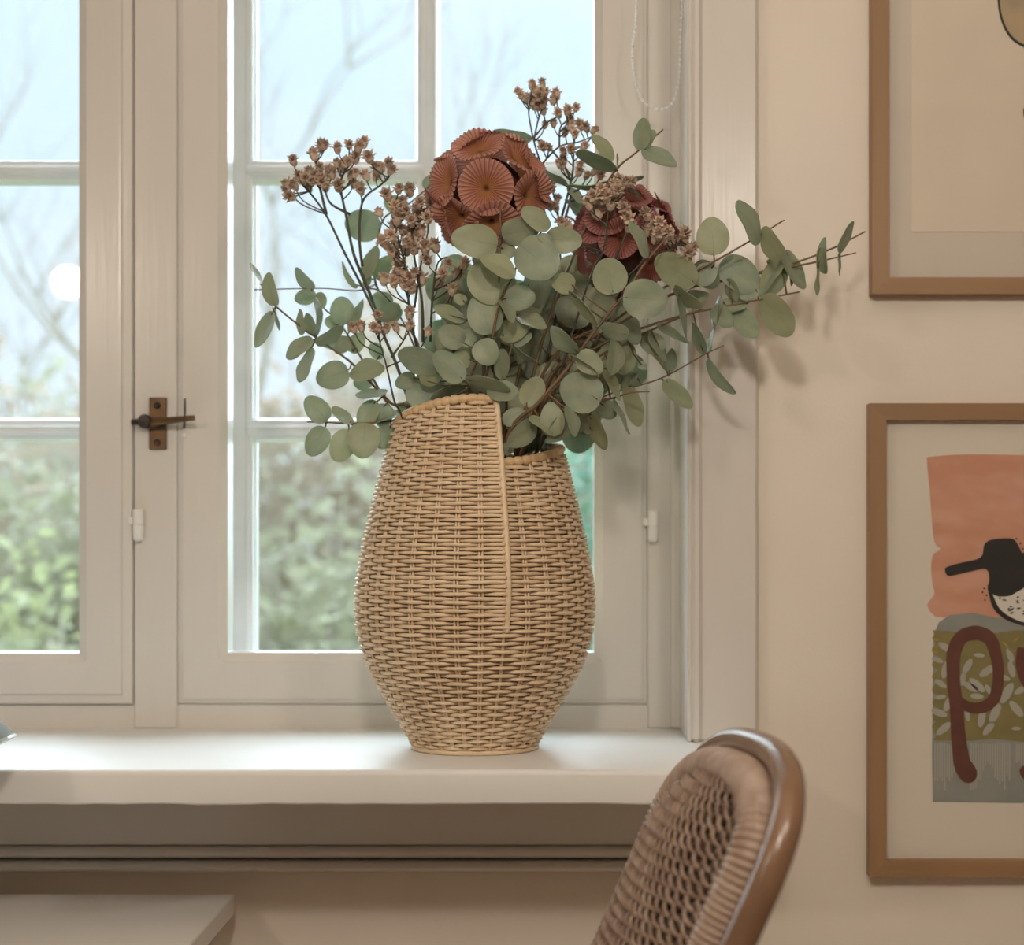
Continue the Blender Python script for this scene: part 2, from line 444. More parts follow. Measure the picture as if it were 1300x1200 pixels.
# outer casements
YO = 2.16
OB = .0145          # half width of a glazing bar
zm1, zm2 = PZ(215, YO), PZ(545, YO); dz = zm1-zm2
def outer(xa, xb, f):
    """outer casement with glass between xa and xb (right window coordinates, f maps them)"""
    A, B = sorted((f(xa), f(xb))); z0, z1 = zm2-dz+.0145, ZT-.06
    o = MB()
    o.box(A-.07, A, YO, YO+.045, z0-.07, z1+.05, .0015); o.box(B, B+.07, YO, YO+.045, z0-.07, z1+.05, .0015)
    o.box(A, B, YO, YO+.045, z0-.07, z0, .0015); o.box(A, B, YO, YO+.045, z1, z1+.05, .0015)
    root = part(win, 'outer_sash', o, M['outer'])
    zs = [zm1, zm2, zm1+dz]; zs = [z for z in zs if z < z1-.02]
    xm = (A+B)/2
    b = MB(); b.box(xm-.0045, xm+.0045, YO-.004, YO+.035, z0, z1, .002); part(win, 'muntin', b, M['outer'], parent=root)
    for z in zs:
        b = MB(); b.box(A, B, YO-.0035, YO+.035, z-.0045, z+.0045, .002); part(win, 'muntin', b, M['outer'], parent=root)
    edges = [z0]+sorted(zs)+[z1]
    for (xa_, xb_) in ((A, xm), (xm, B)):
        for i in range(len(edges)-1):
            lo, hi = edges[i], edges[i+1]
            pa = xa_+(.0 if xa_ == A else .0045); pb = xb_-(.0 if xb_ == B else .0045)
            pl = lo+(0 if i == 0 else .0045); ph = hi-(0 if i == len(edges)-2 else .0045)
            # stepped moulding round the pane
            m = MB(); w0 = .0105
            rr = [(0, YO), (.003, YO+.002), (.0034, YO+.005), (.0072, YO+.006), (.0076, YO+.010), (w0, YO+.018), (w0, YO+.03), (0, YO+.03)]
            vs = []; fs = []
            for d, y in rr: vs += [(pa+d, y, pl+d), (pb-d, y, pl+d), (pb-d, y, ph-d), (pa+d, y, ph-d)]
            for r in range(len(rr)):
                j = (r+1) % len(rr)
                for k in range(4):
                    l = (k+1) % 4; fs.append((r*4+k, r*4+l, j*4+l, j*4+k))
            m.add(vs, fs); part(win, 'pane_moulding', m, M['outer'], parent=root)
            g = MB(); g.box(pa+.008, pb-.008, YO+.0225, YO+.0255, pl+.008, ph-.008); part(win, 'glass_pane', g, M['glass'], parent=root)
XOA, XOB = PX(323, YO)-.0105, PX(700, YO)+.0705
outer(XOA, XOB, lambda x: x); outer(XOA, XOB, mir)

# ------------------------------------------------------------------ roller blind with its bead chain
bl = thing('roller_blind', 'rolled up blind above the right casement with a clear bead chain loop', 'blind', (XR-.05, 2.0, 1.99))
b = MB(); b.lathe([(.026, -.62), (.026, 0)], (XR-.03, 1.985, 2.02), 24, (1, 0, 0)); part(bl, 'fabric_roll', b, M['blind'], smooth=True, ang=40)
b = MB(); b.box(XR-.026, XR-.003, 1.955, 2.012, 1.985, ZT, .003); part(bl, 'bracket', b, M['hinge'])
YCH = 1.985
cp = [P(806, -640, YCH), P(806, -200, YCH), P(808, 0, YCH), P(803, 60, YCH), P(805, 95, YCH), P(811, 118, YCH), P(820, 132, YCH),
      P(834, 138.5, YCH-.004), P(848, 136, YCH-.008), P(857, 122, YCH-.01), P(862, 95, YCH-.01), P(864, 40, YCH-.01), P(866, 0, YCH-.01), P(868, -200, YCH-.01), P(868, -640, YCH-.01)]
cc = catmull(cp, 24); b = MB(); b.tube(cc, .0006, 4)
d = 0; last = cc[0]; b.ball(last, .002, 6, 4)
for p in cc[1:]:
    d += (p-last).length; last = p
    if d >= .0062 and p.z < HC+.75: b.ball(p, .0019, 6, 4); d = 0
ch = part(bl, 'bead_chain', b, M['chain'], smooth=True); ch['label'] = 'clear bead chain loop'

# ------------------------------------------------------------------ pendant lamps (behind the camera's frame)
for nm, (lx, ly, lz), lb in (('pendant_lamp', LAMP_A, 'bare bulb pendant lamp mirrored in the left window pane'), ('pendant_lamp', LAMP_B, 'bare bulb pendant lamp hung between the other two'), ('pendant_lamp', LAMP_C, 'bare bulb pendant lamp mirrored in the right window casing')):
    t = thing(nm, lb, 'lamp', (lx, ly, lz+.10))
    b = MB(); kk = min(1, (RZ1-.035-lz-.105)/.072); kk = max(kk, .12)
    b.lathe([(.024, 0), (.026, .05*kk), (.012, .07*kk), (.0001, .072*kk)], (lx, ly, lz+.102), 20); part(t, 'socket', b, M['cord'], smooth=True, ang=40)
    b = MB(); b.tube([(lx, ly, min(lz+.17, RZ1-.02)), (lx, ly, RZ1)], .003, 6); part(t, 'cord', b, M['cord'])
    b = MB(); b.lathe([(.045, 0), (.045, .02), (.03, .03)], (lx, ly, RZ1-.031), 24); part(t, 'ceiling_rose', b, M['hinge'])

# ------------------------------------------------------------------ wicker vase
M['rattan'] = mat('natural_rattan', (.83, .66, .46), .42, (.70, .52, .33), 26, (1, 1, 2.2), 4, bump=.2, bscale=300, lo=.3, hi=.75)
M['rattan_rim'] = mat('rattan_binding', (.74, .52, .30), .45, (.60, .40, .21), 60, (1, 1, 1), 4)
VXC, VYC = PX(603, 1.863), 1.863
VAX = Vector((VXC, VYC, SILL_Z))
kx = 1.863/FPX
# outline read off the photograph: (height above the sill, radius)
VPROF = [(0, 80), (.006, 82.5), (.018, 90), (.034, 100), (.058, 116), (.09, 136.5), (.125, 149), (.158, 152.5), (.185, 150.5), (.228, 142), (.272, 130), (.315, 117.5), (.338, 110), (.36, 102.5), (.385, 95)]
VPROF = [(z, r*kx-.0035) for z, r in VPROF]
TH_E = math.radians(16.5)        # angle of the overlapping edge, from the front (-Y) towards +X
SLIT = .132                      # height of the lower end of the overlap
HTAB = [(0, .376), (16, .3765), (30, .375), (46, .371), (75, .362), (106, .350), (150, .343), (196, .338), (286, .328), (318, .319), (345, .311), (372, .308)]
def rim_h(phi): return smooth_table(HTAB, phi)
def lap(phi, z):
    """extra radius: the outer flap stands off near its free edge, the inner end tucks under it"""
    t = max(0, min(1, (z-SLIT)/.06))
    t = t*t*(3-2*t)
    if phi < 60: return t*.0075*(1-phi/60)**1.3
    if phi > 330: return -t*.004*(phi-330)/30
    return 0
def vpt(phi, z, dr=0):
    th = TH_E-math.radians(phi)
    r = smooth_table(VPROF, z)+lap(phi, z)+dr
    return Vector((VXC+r*math.sin(th), VYC-r*math.cos(th), SILL_Z+z))
vase = thing('wicker_vase', 'pale natural wicker vase with overlapping front flap on the sill', 'vase', (VXC, VYC, SILL_Z))
NST = 32; DPH = 360/NST
PITCH = .00425
rv = random.Random(11)
wv = MB(); nrow = int(.378/PITCH)
SUB = 6
for i in range(nrow):
    z = .0035+i*PITCH
    amp = .0029 if z > .03 else .0019
    rr = .0021*rv.uniform(.93, 1.06)
    wob = [rv.uniform(-.00035, .00035) for _ in range(NST*2+4)]
    if z < SLIT:
        pts = []
        for k in range(NST*SUB):
            ph = 360*k/(NST*SUB); c = math.cos(PI*(ph/DPH)+PI*i)
            c = math.copysign(abs(c)**.7, c)
            pts.append(vpt(ph if ph < 330 else ph, z+wob[k//SUB], amp*c))
        wv.tube(pts, rr, 5, closed=True)
    else:
        seg = []
        kmax = int(372/DPH*SUB)
        def flush():
            if len(seg) > 2: wv.tube(list(seg), rr, 5)
            seg.clear()
        for k in range(kmax+1):
            ph = DPH*k/SUB
            if z > rim_h(ph)-.003: flush(); continue
            c = math.cos(PI*(ph/DPH)+PI*i); c = math.copysign(abs(c)**.7, c)
            if ph < DPH*.5: c = c*.35+.35
            seg.append(vpt(ph, z+wob[k//SUB], amp*c))
        flush()
o = part(vase, 'weave', wv, M['rattan'], smooth=True, fix=False); o['kind'] = 'stuff'
st = MB()
for k in range(int(372/DPH)+1):
    for d in (-.011, .011):
        ph = k*DPH+math.degrees(d*1.35)*.9
        ph0 = max(ph, .3)
        if k*DPH < 360:
            top = rim_h(ph0); zz = [.001+(top-.001)*j/34 for j in range(35)]
        else:
            top = rim_h(ph0); zz = [SLIT+.01+(top-SLIT-.01)*j/20 for j in range(21)]
        st.tube([vpt(ph0, z, -.0002) for z in zz], .0015, 5)
part(vase, 'stakes', st, M['rattan'], smooth=True, fix=False)['kind'] = 'stuff'
# wrapped rim
def wrapped(path, r, per, n=10, amp=.07):
    """binding: a tube with a groove at every turn of the wrapping"""
    out = []; rad = []; acc = 0
    P_ = [Vector(p) for p in path]
    total = sum((b_-a_).length for a_, b_ in zip(P_, P_[1:])); cnt = max(2, int(total/per)); steps = cnt*6
    cum = [0]
    for a_, b_ in zip(P_, P_[1:]): cum.append(cum[-1]+(b_-a_).length)
    j = 0
    for s_ in range(steps+1):
        t = total*s_/steps
        while j < len(cum)-2 and cum[j+1] < t: j += 1
        u = (t-cum[j])/max(1e-9, cum[j+1]-cum[j])
        out.append(P_[j].lerp(P_[j+1], min(1, u)))
        f = (s_ % 6)/6
        rad.append(r*(1-amp*(abs(2*f-1)**4)*2.2))
    m = MB(); m.tube(out, rad, n); return m
m = wrapped([vpt(i*3, rim_h(i*3)+.0015, .0) for i in range(0, 125)], .0052, .0095, amp=.13)
part(vase, 'rim_binding', m, M['rattan_rim'], smooth=True, fix=False)
m = wrapped([vpt(-.8, .376-(.376-SLIT-.002)*j/40, .0005) for j in range(41)], .0034, .0091, amp=.05)
part(vase, 'flap_edge', m, M['rattan'], smooth=True, fix=False)
m = MB(); m.tube([vpt(i*5, .003, .0008) for i in range(72)], .0032, 6, closed=True); part(vase, 'foot_ring', m, M['rattan'], smooth=True, fix=False)
M['gap_shade'] = mat('brown_gap_shade', (.26, .165, .09), .7, (.20, .12, .065), 40, (1, 1, 3))  # added dark sheet behind the weave: blocks daylight, shades the gaps
m = MB(); NP, NZ = 72, 30; vs = []; fs = []
for i in range(NP+1):
    ph = 360*i/NP
    for j in range(NZ+1): vs.append(vpt(ph, .004+(rim_h(ph)-.014)*j/NZ, -.0062))
for i in range(NP):
    for j in range(NZ): a = i*(NZ+1)+j; fs.append((a, a+NZ+1, a+NZ+2, a+1))
m.add(vs, fs); part(vase, 'light_block_sheet', m, M['gap_shade'], smooth=True, fix=False)
m = MB(); m.lathe([(.0001, .002), (.066, .002), (.066, .006), (.0001, .006)], VAX, 32); part(vase, 'base', m, M['rattan_rim'])

# ------------------------------------------------------------------ bouquet
def leaf_mat():
    m = mat('eucalyptus_leaf', (.275, .335, .245), .45, (.42, .445, .31), 2.2, (1, 1, 1), 3, rnd=.0, translucent=.0)
    t = m.node_tree; b_ = t.nodes['Principled BSDF']; out = t.nodes['Material Output']
    src = b_.inputs['Base Color'].links[0].from_socket
    oi = t.nodes.new('ShaderNodeObjectInfo')
    mx1 = t.nodes.new('ShaderNodeMixRGB'); mx1.blend_type = 'MIX'; mx1.inputs[2].default_value = (.48, .465, .26, 1)
    mr = t.nodes.new('ShaderNodeMapRange'); mr.inputs[1].default_value = .35; mr.inputs[2].default_value = 1; mr.inputs[4].default_value = .6
    t.links.new(oi.outputs['Random'], mr.inputs[0]); t.links.new(mr.outputs[0], mx1.inputs[0]); t.links.new(src, mx1.inputs[1])
    # midrib and side veins
    tc_ = t.nodes.new('ShaderNodeTexCoord'); sp = t.nodes.new('ShaderNodeSeparateXYZ'); t.links.new(tc_.outputs['Object'], sp.inputs[0])
    def mth(op, a, b2=None):
        nd = t.nodes.new('ShaderNodeMath'); nd.operation = op
        for q, vv in enumerate((a, b2)):
            if vv is None: continue
            if isinstance(vv, (int, float)): nd.inputs[q].default_value = vv
            else: t.links.new(vv, nd.inputs[q])
        return nd.outputs[0]
    ax = mth('ABSOLUTE', sp.outputs[0])
    rib = mth('LESS_THAN', ax, mth('MULTIPLY', mth('SUBTRACT', .8, sp.outputs[1]), .020))
    diag = mth('FRACT', mth('MULTIPLY', mth('SUBTRACT', sp.outputs[1], mth('MULTIPLY', ax, .8)), 5.0))
    vein = mth('MULTIPLY', mth('LESS_THAN', diag, .06), mth('LESS_THAN', ax, .26))
    fac = mth('MULTIPLY', mth('MAXIMUM', rib, mth('MULTIPLY', vein, .45)), .38)
    mx2 = t.nodes.new('ShaderNodeMixRGB'); mx2.inputs[2].default_value = (.14, .16, .10, 1)
    t.links.new(fac, mx2.inputs[0]); t.links.new(mx1.outputs[0], mx2.inputs[1]); t.links.new(mx2.outputs[0], b_.inputs['Base Color'])
    tr = t.nodes.new('ShaderNodeBsdfTranslucent'); tr.inputs[0].default_value = (.42, .60, .46, 1)
    ms = t.nodes.new('ShaderNodeMixShader'); ms.inputs[0].default_value = .30
    t.links.new(b_.outputs[0], ms.inputs[1]); t.links.new(tr.outputs[0], ms.inputs[2]); t.links.new(ms.outputs[0], out.inputs[0])
    return m
M['leaf'] = leaf_mat()
M['stem'] = mat('eucalyptus_twig', (.20, .105, .05), .5, (.13, .10, .055), 60)
M['gstem'] = mat('dark_green_stem', (.05, .065, .035), .5, (.075, .055, .04), 60)
M['bud'] = mat('dried_flower_head', (.50, .36, .27), .8, (.68, .54, .43), 160, rnd=.2, translucent=.12, tcol=(.4, .25, .18))

def leaf_mesh(seed):
    """unit leaf: base at the origin, tip at y = 1, width 1 in x, a closed thin shell"""
    r = random.Random(seed); NT, NS = 12, 8
    curl = r.uniform(-.16, .16); fold = r.uniform(-.05, .14); tw = r.uniform(-.18, .18); wave = r.uniform(.0, .03); sk = r.uniform(.72, .98); ex = .47 if seed < 106 else .66
    top = []; 
    for i in range(NT+1):
        t = i/NT
        tt = .5-.5*math.cos(PI*t)         # denser at both ends
        w_ = .5*max(0.0, math.sin(PI*tt**sk))**ex
        for k in range(NS+1):
            s = 2*k/NS-1
            x = w_*s
            z = curl*(tt*(1-tt))*4*.5+fold*abs(x)*1.6*(1-.3*tt)+tw*x*(tt-.4)+wave*math.sin(9*tt+3*s)*abs(s)
            top.append((x, tt, z))
    n = NS+1; N = len(top); th = .0075
    vs = [(x, y, z+th) for x, y, z in top]+[(x, y, z-th) for x, y, z in top]; fs = []
    for i in range(NT):
        for k in range(NS):
            a = i*n+k; fs.append((a, a+1, a+n+1, a+n)); fs.append((N+a, N+a+n, N+a+n+1, N+a+1))
    for i in range(NT):
        a = i*n; c = a+NS
        fs.append((a, a+n, N+a+n, N+a)); fs.append((c+n, c, N+c, N+c+n))
    me = bpy.data.meshes.new('leaf'); me.from_pydata(vs, [], fs); me.materials.append(M['leaf'])
    me.polygons.foreach_set('use_smooth', [True]*len(me.polygons)); me.update()
    try: me.set_sharp_from_angle(angle=math.radians(50))
    except Exception: pass
    return me
LEAVES = [leaf_mesh(100+i) for i in range(9)]
CAMP = Vector((0, 0, HC))
CROP = {'A': (300, 300, 3.25), 'B': (600, 300, 4.0), 'C': (600, 80, 4.0), 'D': (300, 80, 3.25), 'E': (800, 120, 3.0), 'P': (0, 0, 1.0),
        'G': (540, 380, 7.5), 'H': (680, 400, 6.667)}
def cpx(c, x, y):
    a, b_, s = CROP[c]; return a+x/s, b_+y/s
rl = random.Random(21)
def root_point(dx, dy, z=.10): return Vector((VXC+dx, VYC+dy, SILL_Z+z))

def branch(name, label, paths, leaves, rad=.0021, matk='stem', group=None, rooted=True, cat='branch'):
    """a twig. paths: lists of (crop, x, y, Y); the first is rooted in the vase; leaves: (crop, bx, by, tx, ty, width, forward_cm)"""
    t = thing(name, label, cat, root_point(0, 0, .10), group)
    mb = MB(); poly = []
    for pi, path in enumerate(paths):
        pts = [P(*cpx(c, x, y), Y) for c, x, y, Y in path]
        if pi == 0 and rooted:
            q = pts[0]; d = Vector((q.x-VXC, q.y-VYC, 0))
            pts = [root_point(-d.x*.25, -d.y*.25, .06), root_point(d.x*.25, d.y*.25, .2)]+pts
        cv = catmull(pts, 7); m = len(cv)
        r0 = rad if pi == 0 else rad*.7
        mb.tube(cv, [max(.0007, r0*(1-.62*i/m)) for i in range(m)], 6); poly.append(cv[14:] if pi == 0 and rooted else cv)
    allp = [(p, (VX+p.x/p.y*FPX, VY-(p.z-HC)/p.y*FPX)) for cv in poly for p in cv]
    for lf in leaves:
        c, bx, by, tx, ty, wd = lf[:6]; fw = lf[6] if len(lf) > 6 else 0
        s = CROP[c][2]; B2 = cpx(c, bx, by); T2 = cpx(c, tx, ty); wpx = wd/s
        near = min(allp, key=lambda a: (a[1][0]-B2[0])**2+(a[1][1]-B2[1])**2)[0]
        Y = near.y-fw*.01
        B3 = P(*B2, Y); Lp = (P(*T2, Y)-B3).length
        T3 = P(*T2, Y+rl.uniform(-.30, .12)*Lp)
        a = T3-B3; L = a.length; a.normalize()
        wm = wpx*Y/FPX; wn = max(wm, .72*L if wm > .3*L else .55*L)
        roll = math.acos(min(1, wm/wn))*rl.choice((-1, 1))
        v = ((B3+T3)/2-CAMP).normalized()
        s0 = a.cross(v).normalized(); n0 = s0.cross(a).normalized()
        if n0.dot(v) > 0: s0, n0 = -s0, -n0
        sd = s0*math.cos(roll)+n0*math.sin(roll); nn = sd.cross(a)
        me = rl.choice(LEAVES[:6] if wpx > .62*math.hypot(T2[0]-B2[0], T2[1]-B2[1]) else LEAVES)
        o = link('leaf', me, t); off = ORIG[t.name]
        mt = Matrix.Identity(4)
        for r_ in range(3):
            mt[r_][0] = sd[r_]*wn; mt[r_][1] = a[r_]*L; mt[r_][2] = nn[r_]*L*.8; mt[r_][3] = B3[r_]-off[r_]
        o.matrix_local = mt
        if (near-B3).length > .003:
            mid = (near+B3)/2+Vector((0, 0, -.002)); mb.tube([near, mid, B3+a*.004], [.0011, .0009, .0008], 5)
    part(t, 'twig', mb, M[matk], smooth=True, fix=False)
    return t

# ---- left side
branch('eucalyptus_branch', 'eucalyptus branch hanging out left in front of the glass, dark pointed leaves at its tip',
  [[('A', 740, 760, 1.85), ('A', 640, 690, 1.845), ('A', 560, 610, 1.84), ('A', 460, 510, 1.835), ('A', 330, 420, 1.83), ('A', 165, 290, 1.825), ('A', 100, 195, 1.825)]],
  [('A', 163, 288, 135, 148, 62, .6), ('A', 110, 197, 58, 108, 20), ('A', 152, 310, 78, 460, 62, .5), ('A', 150, 295, 178, 388, 14), ('A', 268, 408, 262, 300, 36),
   ('A', 333, 408, 325, 248, 27, .4), ('A', 330, 415, 288, 318, 52, -.6), ('A', 330, 448, 442, 370, 56, .8), ('A', 313, 420, 207, 505, 64, .8), ('A', 306, 460, 262, 603, 52, .3),
   ('A', 462, 552, 330, 600, 118, 1), ('A', 465, 572, 614, 545, 88, .5), ('A', 624, 638, 490, 656, 38, .8), ('A', 575, 678, 508, 782, 84, .3), ('A', 608, 690, 602, 790, 86, -.3)])
branch('eucalyptus_branch', 'eucalyptus twig with pale backlit leaves close to the left glazing bars',
  [[('A', 760, 740, 1.87), ('A', 650, 720, 1.88), ('A', 560, 580, 1.89), ('A', 480, 440, 1.895), ('A', 420, 350, 1.90), ('A', 355, 290, 1.90), ('A', 335, 235, 1.90)]],
  [('A', 330, 240, 240, 262, 68), ('A', 345, 230, 356, 298, 46, .5), ('A', 445, 366, 430, 248, 106, .3), ('A', 466, 397, 522, 260, 46, .8), ('A', 468, 420, 408, 482, 62),
   ('A', 562, 592, 483, 610, 72), ('A', 600, 505, 556, 440, 60), ('A', 425, 365, 365, 345, 60, -.5), ('A', 470, 480, 520, 400, 70, -.6), ('A', 470, 430, 330, 440, 55, -.8)])
branch('eucalyptus_branch', 'thin level eucalyptus twig with one small leaf, crossing the left of the glass',
  [[('A', 800, 700, 1.86), ('A', 720, 420, 1.87), ('A', 600, 232, 1.875), ('A', 480, 225, 1.875), ('A', 340, 215, 1.87), ('A', 75, 221, 1.87)]],
  [('A', 320, 222, 243, 130, 50, .3), ('A', 580, 345, 674, 283, 72, .8), ('A', 610, 360, 682, 300, 60)], rad=.0014)
branch('eucalyptus_branch', 'low eucalyptus branch drooping left over the vase rim, big round leaves',
  [[('A', 800, 700, 1.87), ('A', 720, 735, 1.86), ('A', 620, 765, 1.84), ('A', 480, 772, 1.83), ('A', 370, 768, 1.825), ('A', 292, 766, 1.825)]],
  [('A', 376, 762, 288, 664, 98, .3), ('A', 480, 774, 398, 702, 50, .3), ('A', 366, 788, 300, 906, 98, .3), ('A', 468, 800, 408, 930, 108, .1), ('A', 532, 770, 518, 918, 136, .6),
   ('A', 640, 780, 588, 876, 88), ('A', 705, 738, 520, 790, 36, 1.2), ('A', 742, 700, 664, 742, 78, .8)])
branch('eucalyptus_branch', 'eucalyptus branch rising behind the dark stems, one big backlit round leaf',
  [[('D', 760, 1200, 1.88), ('D', 650, 1060, 1.90), ('D', 570, 890, 1.91), ('D', 580, 760, 1.92), ('D', 610, 640, 1.92), ('D', 700, 590, 1.92), ('D', 830, 480, 1.92)]],
  [('D', 596, 690, 448, 650, 134), ('D', 692, 600, 610, 566, 78), ('D', 835, 478, 768, 508, 62), ('D', 520, 888, 582, 756, 62, 3), ('D', 572, 890, 636, 796, 70, 2), ('D', 526, 926, 555, 878, 32, 3),
   ('D', 502, 928, 438, 818, 24, 2), ('D', 640, 1010, 560, 960, 90)])
# ---- centre
branch('eucalyptus_branch', 'pale eucalyptus branch with large silvery leaves in front of the round red flower',
  [[('A', 1010, 690, 1.80), ('A', 1040, 540, 1.77), ('A', 1080, 300, 1.755), ('A', 1150, 140, 1.75), ('A', 1195, 12, 1.745)], [('D', 1080, 1020, 1.765), ('D', 1088, 780, 1.755), ('D', 1089, 590, 1.755)]],
  [('A', 1150, 152, 1078, 278, 10, 0), ('A', 1010, 95, 1088, 278, 190, -.2), ('A', 1150, 168, 1005, 82, 88, 1.4), ('B', 235, 920-880, 425, 190, 225, .7), ('D', 1078, 752, 886, 718, 140, .8),
   ('D', 1095, 708, 1250, 678, 112, .6), ('D', 1292, 684, 1180, 598, 82, 1.1), ('A', 1098, 258, 1236, 248, 108, -.4), ('A', 1084, 252, 1142, 358, 44, .8), ('C', 372, 895, 557, 905, 140, .3), ('C', 400, 905, 330, 878, 50, .9),
   ('D', 1090, 760, 1150, 790, 80, -.6)])
branch('eucalyptus_branch', 'short olive eucalyptus branch spilling over the flap rim, left of the silvery one',
  [[('A', 980, 740, 1.81), ('A', 960, 600, 1.785), ('A', 1030, 420, 1.775), ('A', 960, 300, 1.785)]],
  [('A', 800, 705, 765, 573, 178, -1.6), ('A', 800, 690, 946, 625, 95, -1.3), ('A', 742, 580, 656, 616, 72, -2.5), ('A', 836, 552, 668, 478, 112, .2), ('A', 938, 594, 818, 478, 108, 1.4),
   ('G', 520, 390, 640, 625, 255, 1.6), ('A', 1048, 404, 998, 236, 146, 1.2), ('A', 938, 440, 836, 385, 102, .5), ('A', 985, 440, 925, 395, 80, .2), ('A', 945, 346, 818, 290, 58, .3),
   ('A', 950, 270, 897, 248, 46, .2), ('A', 952, 352, 845, 325, 40, -.2), ('A', 760, 600, 850, 560, 70, -.5), ('A', 915, 470, 950, 545, 55, -.3)])
branch('eucalyptus_branch', 'olive eucalyptus sprig with leaves lying over the top corner of the vase flap',
  [[('A', 1110, 760, 1.80), ('A', 1105, 590, 1.785), ('A', 1140, 440, 1.785), ('A', 1155, 330, 1.79)]],
  [('G', 388, 765, 815, 875, 150, 1.6), ('G', 580, 880, 905, 900, 200, 1.0), ('G', 735, 765, 730, 470, 150, .6), ('A', 1085, 412, 1206, 362, 94, .4), ('A', 1155, 333, 1280, 378, 58, .8),
   ('G', 820, 435, 1070, 600, 60, .4), ('A', 1130, 440, 1220, 400, 66, -.4), ('G', 530, 960, 600, 900, 60, .3)])
branch('eucalyptus_branch', 'eucalyptus branch with a bare orange brown stem rising right from the vase, yellowish leaves',
  [[('B', 172, 1035, 1.775), ('B', 330, 850, 1.755), ('B', 490, 660, 1.75), ('B', 620, 480, 1.745), ('B', 780, 280, 1.74), ('B', 880, 130, 1.74), ('B', 985, 10, 1.745)]],
  [('B', 265, 862, 345, 718, 126, -.4), ('B', 408, 1018, 395, 842, 126, .6), ('B', 290, 915, 405, 1012, 50, 1.1), ('B', 472, 858, 520, 1020, 62, .9), ('B', 505, 915, 378, 1045, 112, -.6),
   ('B', 652, 838, 448, 740, 212, .5), ('B', 535, 598, 658, 690, 120, 1.0), ('B', 487, 598, 645, 715, 38, 1.5), ('B', 538, 592, 398, 458, 86, .4), ('B', 792, 505, 652, 458, 86, .5),
   ('B', 700, 705, 728, 500, 92, .2), ('C', 715, 1174, 678, 990, 180, 1.0), ('B', 762, 310, 992, 328, 204, 1.2), ('C', 886, 990, 798, 805, 58, .8), ('B', 488, 275, 638, 460, 46, .4),
   ('B', 520, 250, 398, 225, 110, -.8), ('B', 155, 945, 272, 888, 84, -.2), ('B', 312, 942, 178, 1062, 112, -.1), ('B', 150, 1105, 206, 1048, 62, .1), ('B', 610, 470, 690, 440, 70, -.8)], rad=.0026)
# ---- right side
branch('eucalyptus_branch', 'eucalyptus branch with drooping pointed leaves reaching right past the window casing',
  [[('E', -330, 1120, 1.84), ('E', -120, 960, 1.825), ('E', 60, 885, 1.82), ('E', 240, 832, 1.815), ('E', 420, 796, 1.81), ('E', 645, 752, 1.81)]],
  [('E', 498, 770, 616, 916, 112, .5), ('E', 396, 808, 480, 926, 88, -.3), ('E', 318, 808, 388, 884, 76, .2), ('E', 580, 642, 508, 768, 100, -.4), ('E', 345, 762, 315, 888, 30, .3),
   ('E', 372, 700, 404, 792, 52, .2), ('E', 490, 735, 415, 775, 60, -.2), ('E', 282, 992, 240, 868, 46, .1), ('E', 190, 800, 300, 760, 60, -.3), ('E', 440, 790, 330, 830, 60, -.5)])
branch('eucalyptus_branch', 'longest eucalyptus branch stretching right towards the upper picture, tiny leaf pairs at its ends',
  [[('E', -300, 1080, 1.85), ('E', 0, 850, 1.835), ('E', 200, 745, 1.825), ('E', 400, 700, 1.82), ('E', 560, 660, 1.82), ('E', 660, 630, 1.82), ('E', 780, 582, 1.82), ('E', 895, 522, 1.82)],
   [('E', 480, 682, 1.82), ('E', 690, 642, 1.815), ('E', 860, 603, 1.815)]],
  [('E', 592, 592, 664, 742, 62, .3), ('E', 580, 632, 478, 770, 46, .7), ('E', 795, 602, 852, 482, 34, .3), ('E', 797, 604, 797, 690, 12, .2), ('E', 352, 628, 492, 752, 128, .8),
   ('E', 745, 684, 742, 543, 40, .2), ('E', 715, 662, 712, 766, 16, .2), ('E', 712, 668, 726, 580, 20, .3), ('E', 520, 640, 575, 625, 26, .6), ('E', 250, 640, 330, 735, 90, -.3), ('E', 600, 660, 612, 730, 16, 0)])
branch('eucalyptus_branch', 'eucalyptus branch with a round leaf and two spoon-shaped leaves against the window casing',
  [[('E', -330, 1060, 1.84), ('E', -60, 860, 1.80), ('E', 140, 730, 1.785), ('E', 320, 636, 1.78), ('E', 450, 562, 1.78), ('E', 587, 478, 1.78)]],
  [('E', 320, 612, 308, 466, 128, .3), ('E', 490, 570, 408, 404, 66, .4), ('E', 578, 632, 508, 503, 76, .2), ('B', 1134, 240, 928, 108, 168, 1.2), ('B', 1022, 258, 1168, 360, 64, .4),
   ('B', 1045, 285, 1088, 532, 36, .3), ('E', 320, 650, 250, 722, 84, -.6)])
branch('eucalyptus_branch', 'low eucalyptus twig pointing right beneath the others, few small leaves',
  [[('E', -330, 1180, 1.86), ('E', -180, 1180, 1.84), ('E', -60, 1135, 1.835), ('E', 120, 1080, 1.83), ('E', 280, 992, 1.825), ('E', 357, 956, 1.825)]],
  [('B', 1000, 692, 1012, 568, 70, .3), ('B', 978, 726, 1112, 872, 92, .3), ('B', 992, 685, 906, 582, 36), ('E', 298, 1004, 402, 1140, 42, .2), ('E', 298, 982, 322, 888, 22), ('B', 795, 745, 838, 966, 92, .6),
   ('B', 838, 690, 752, 782, 60, .1)], rad=.0016)
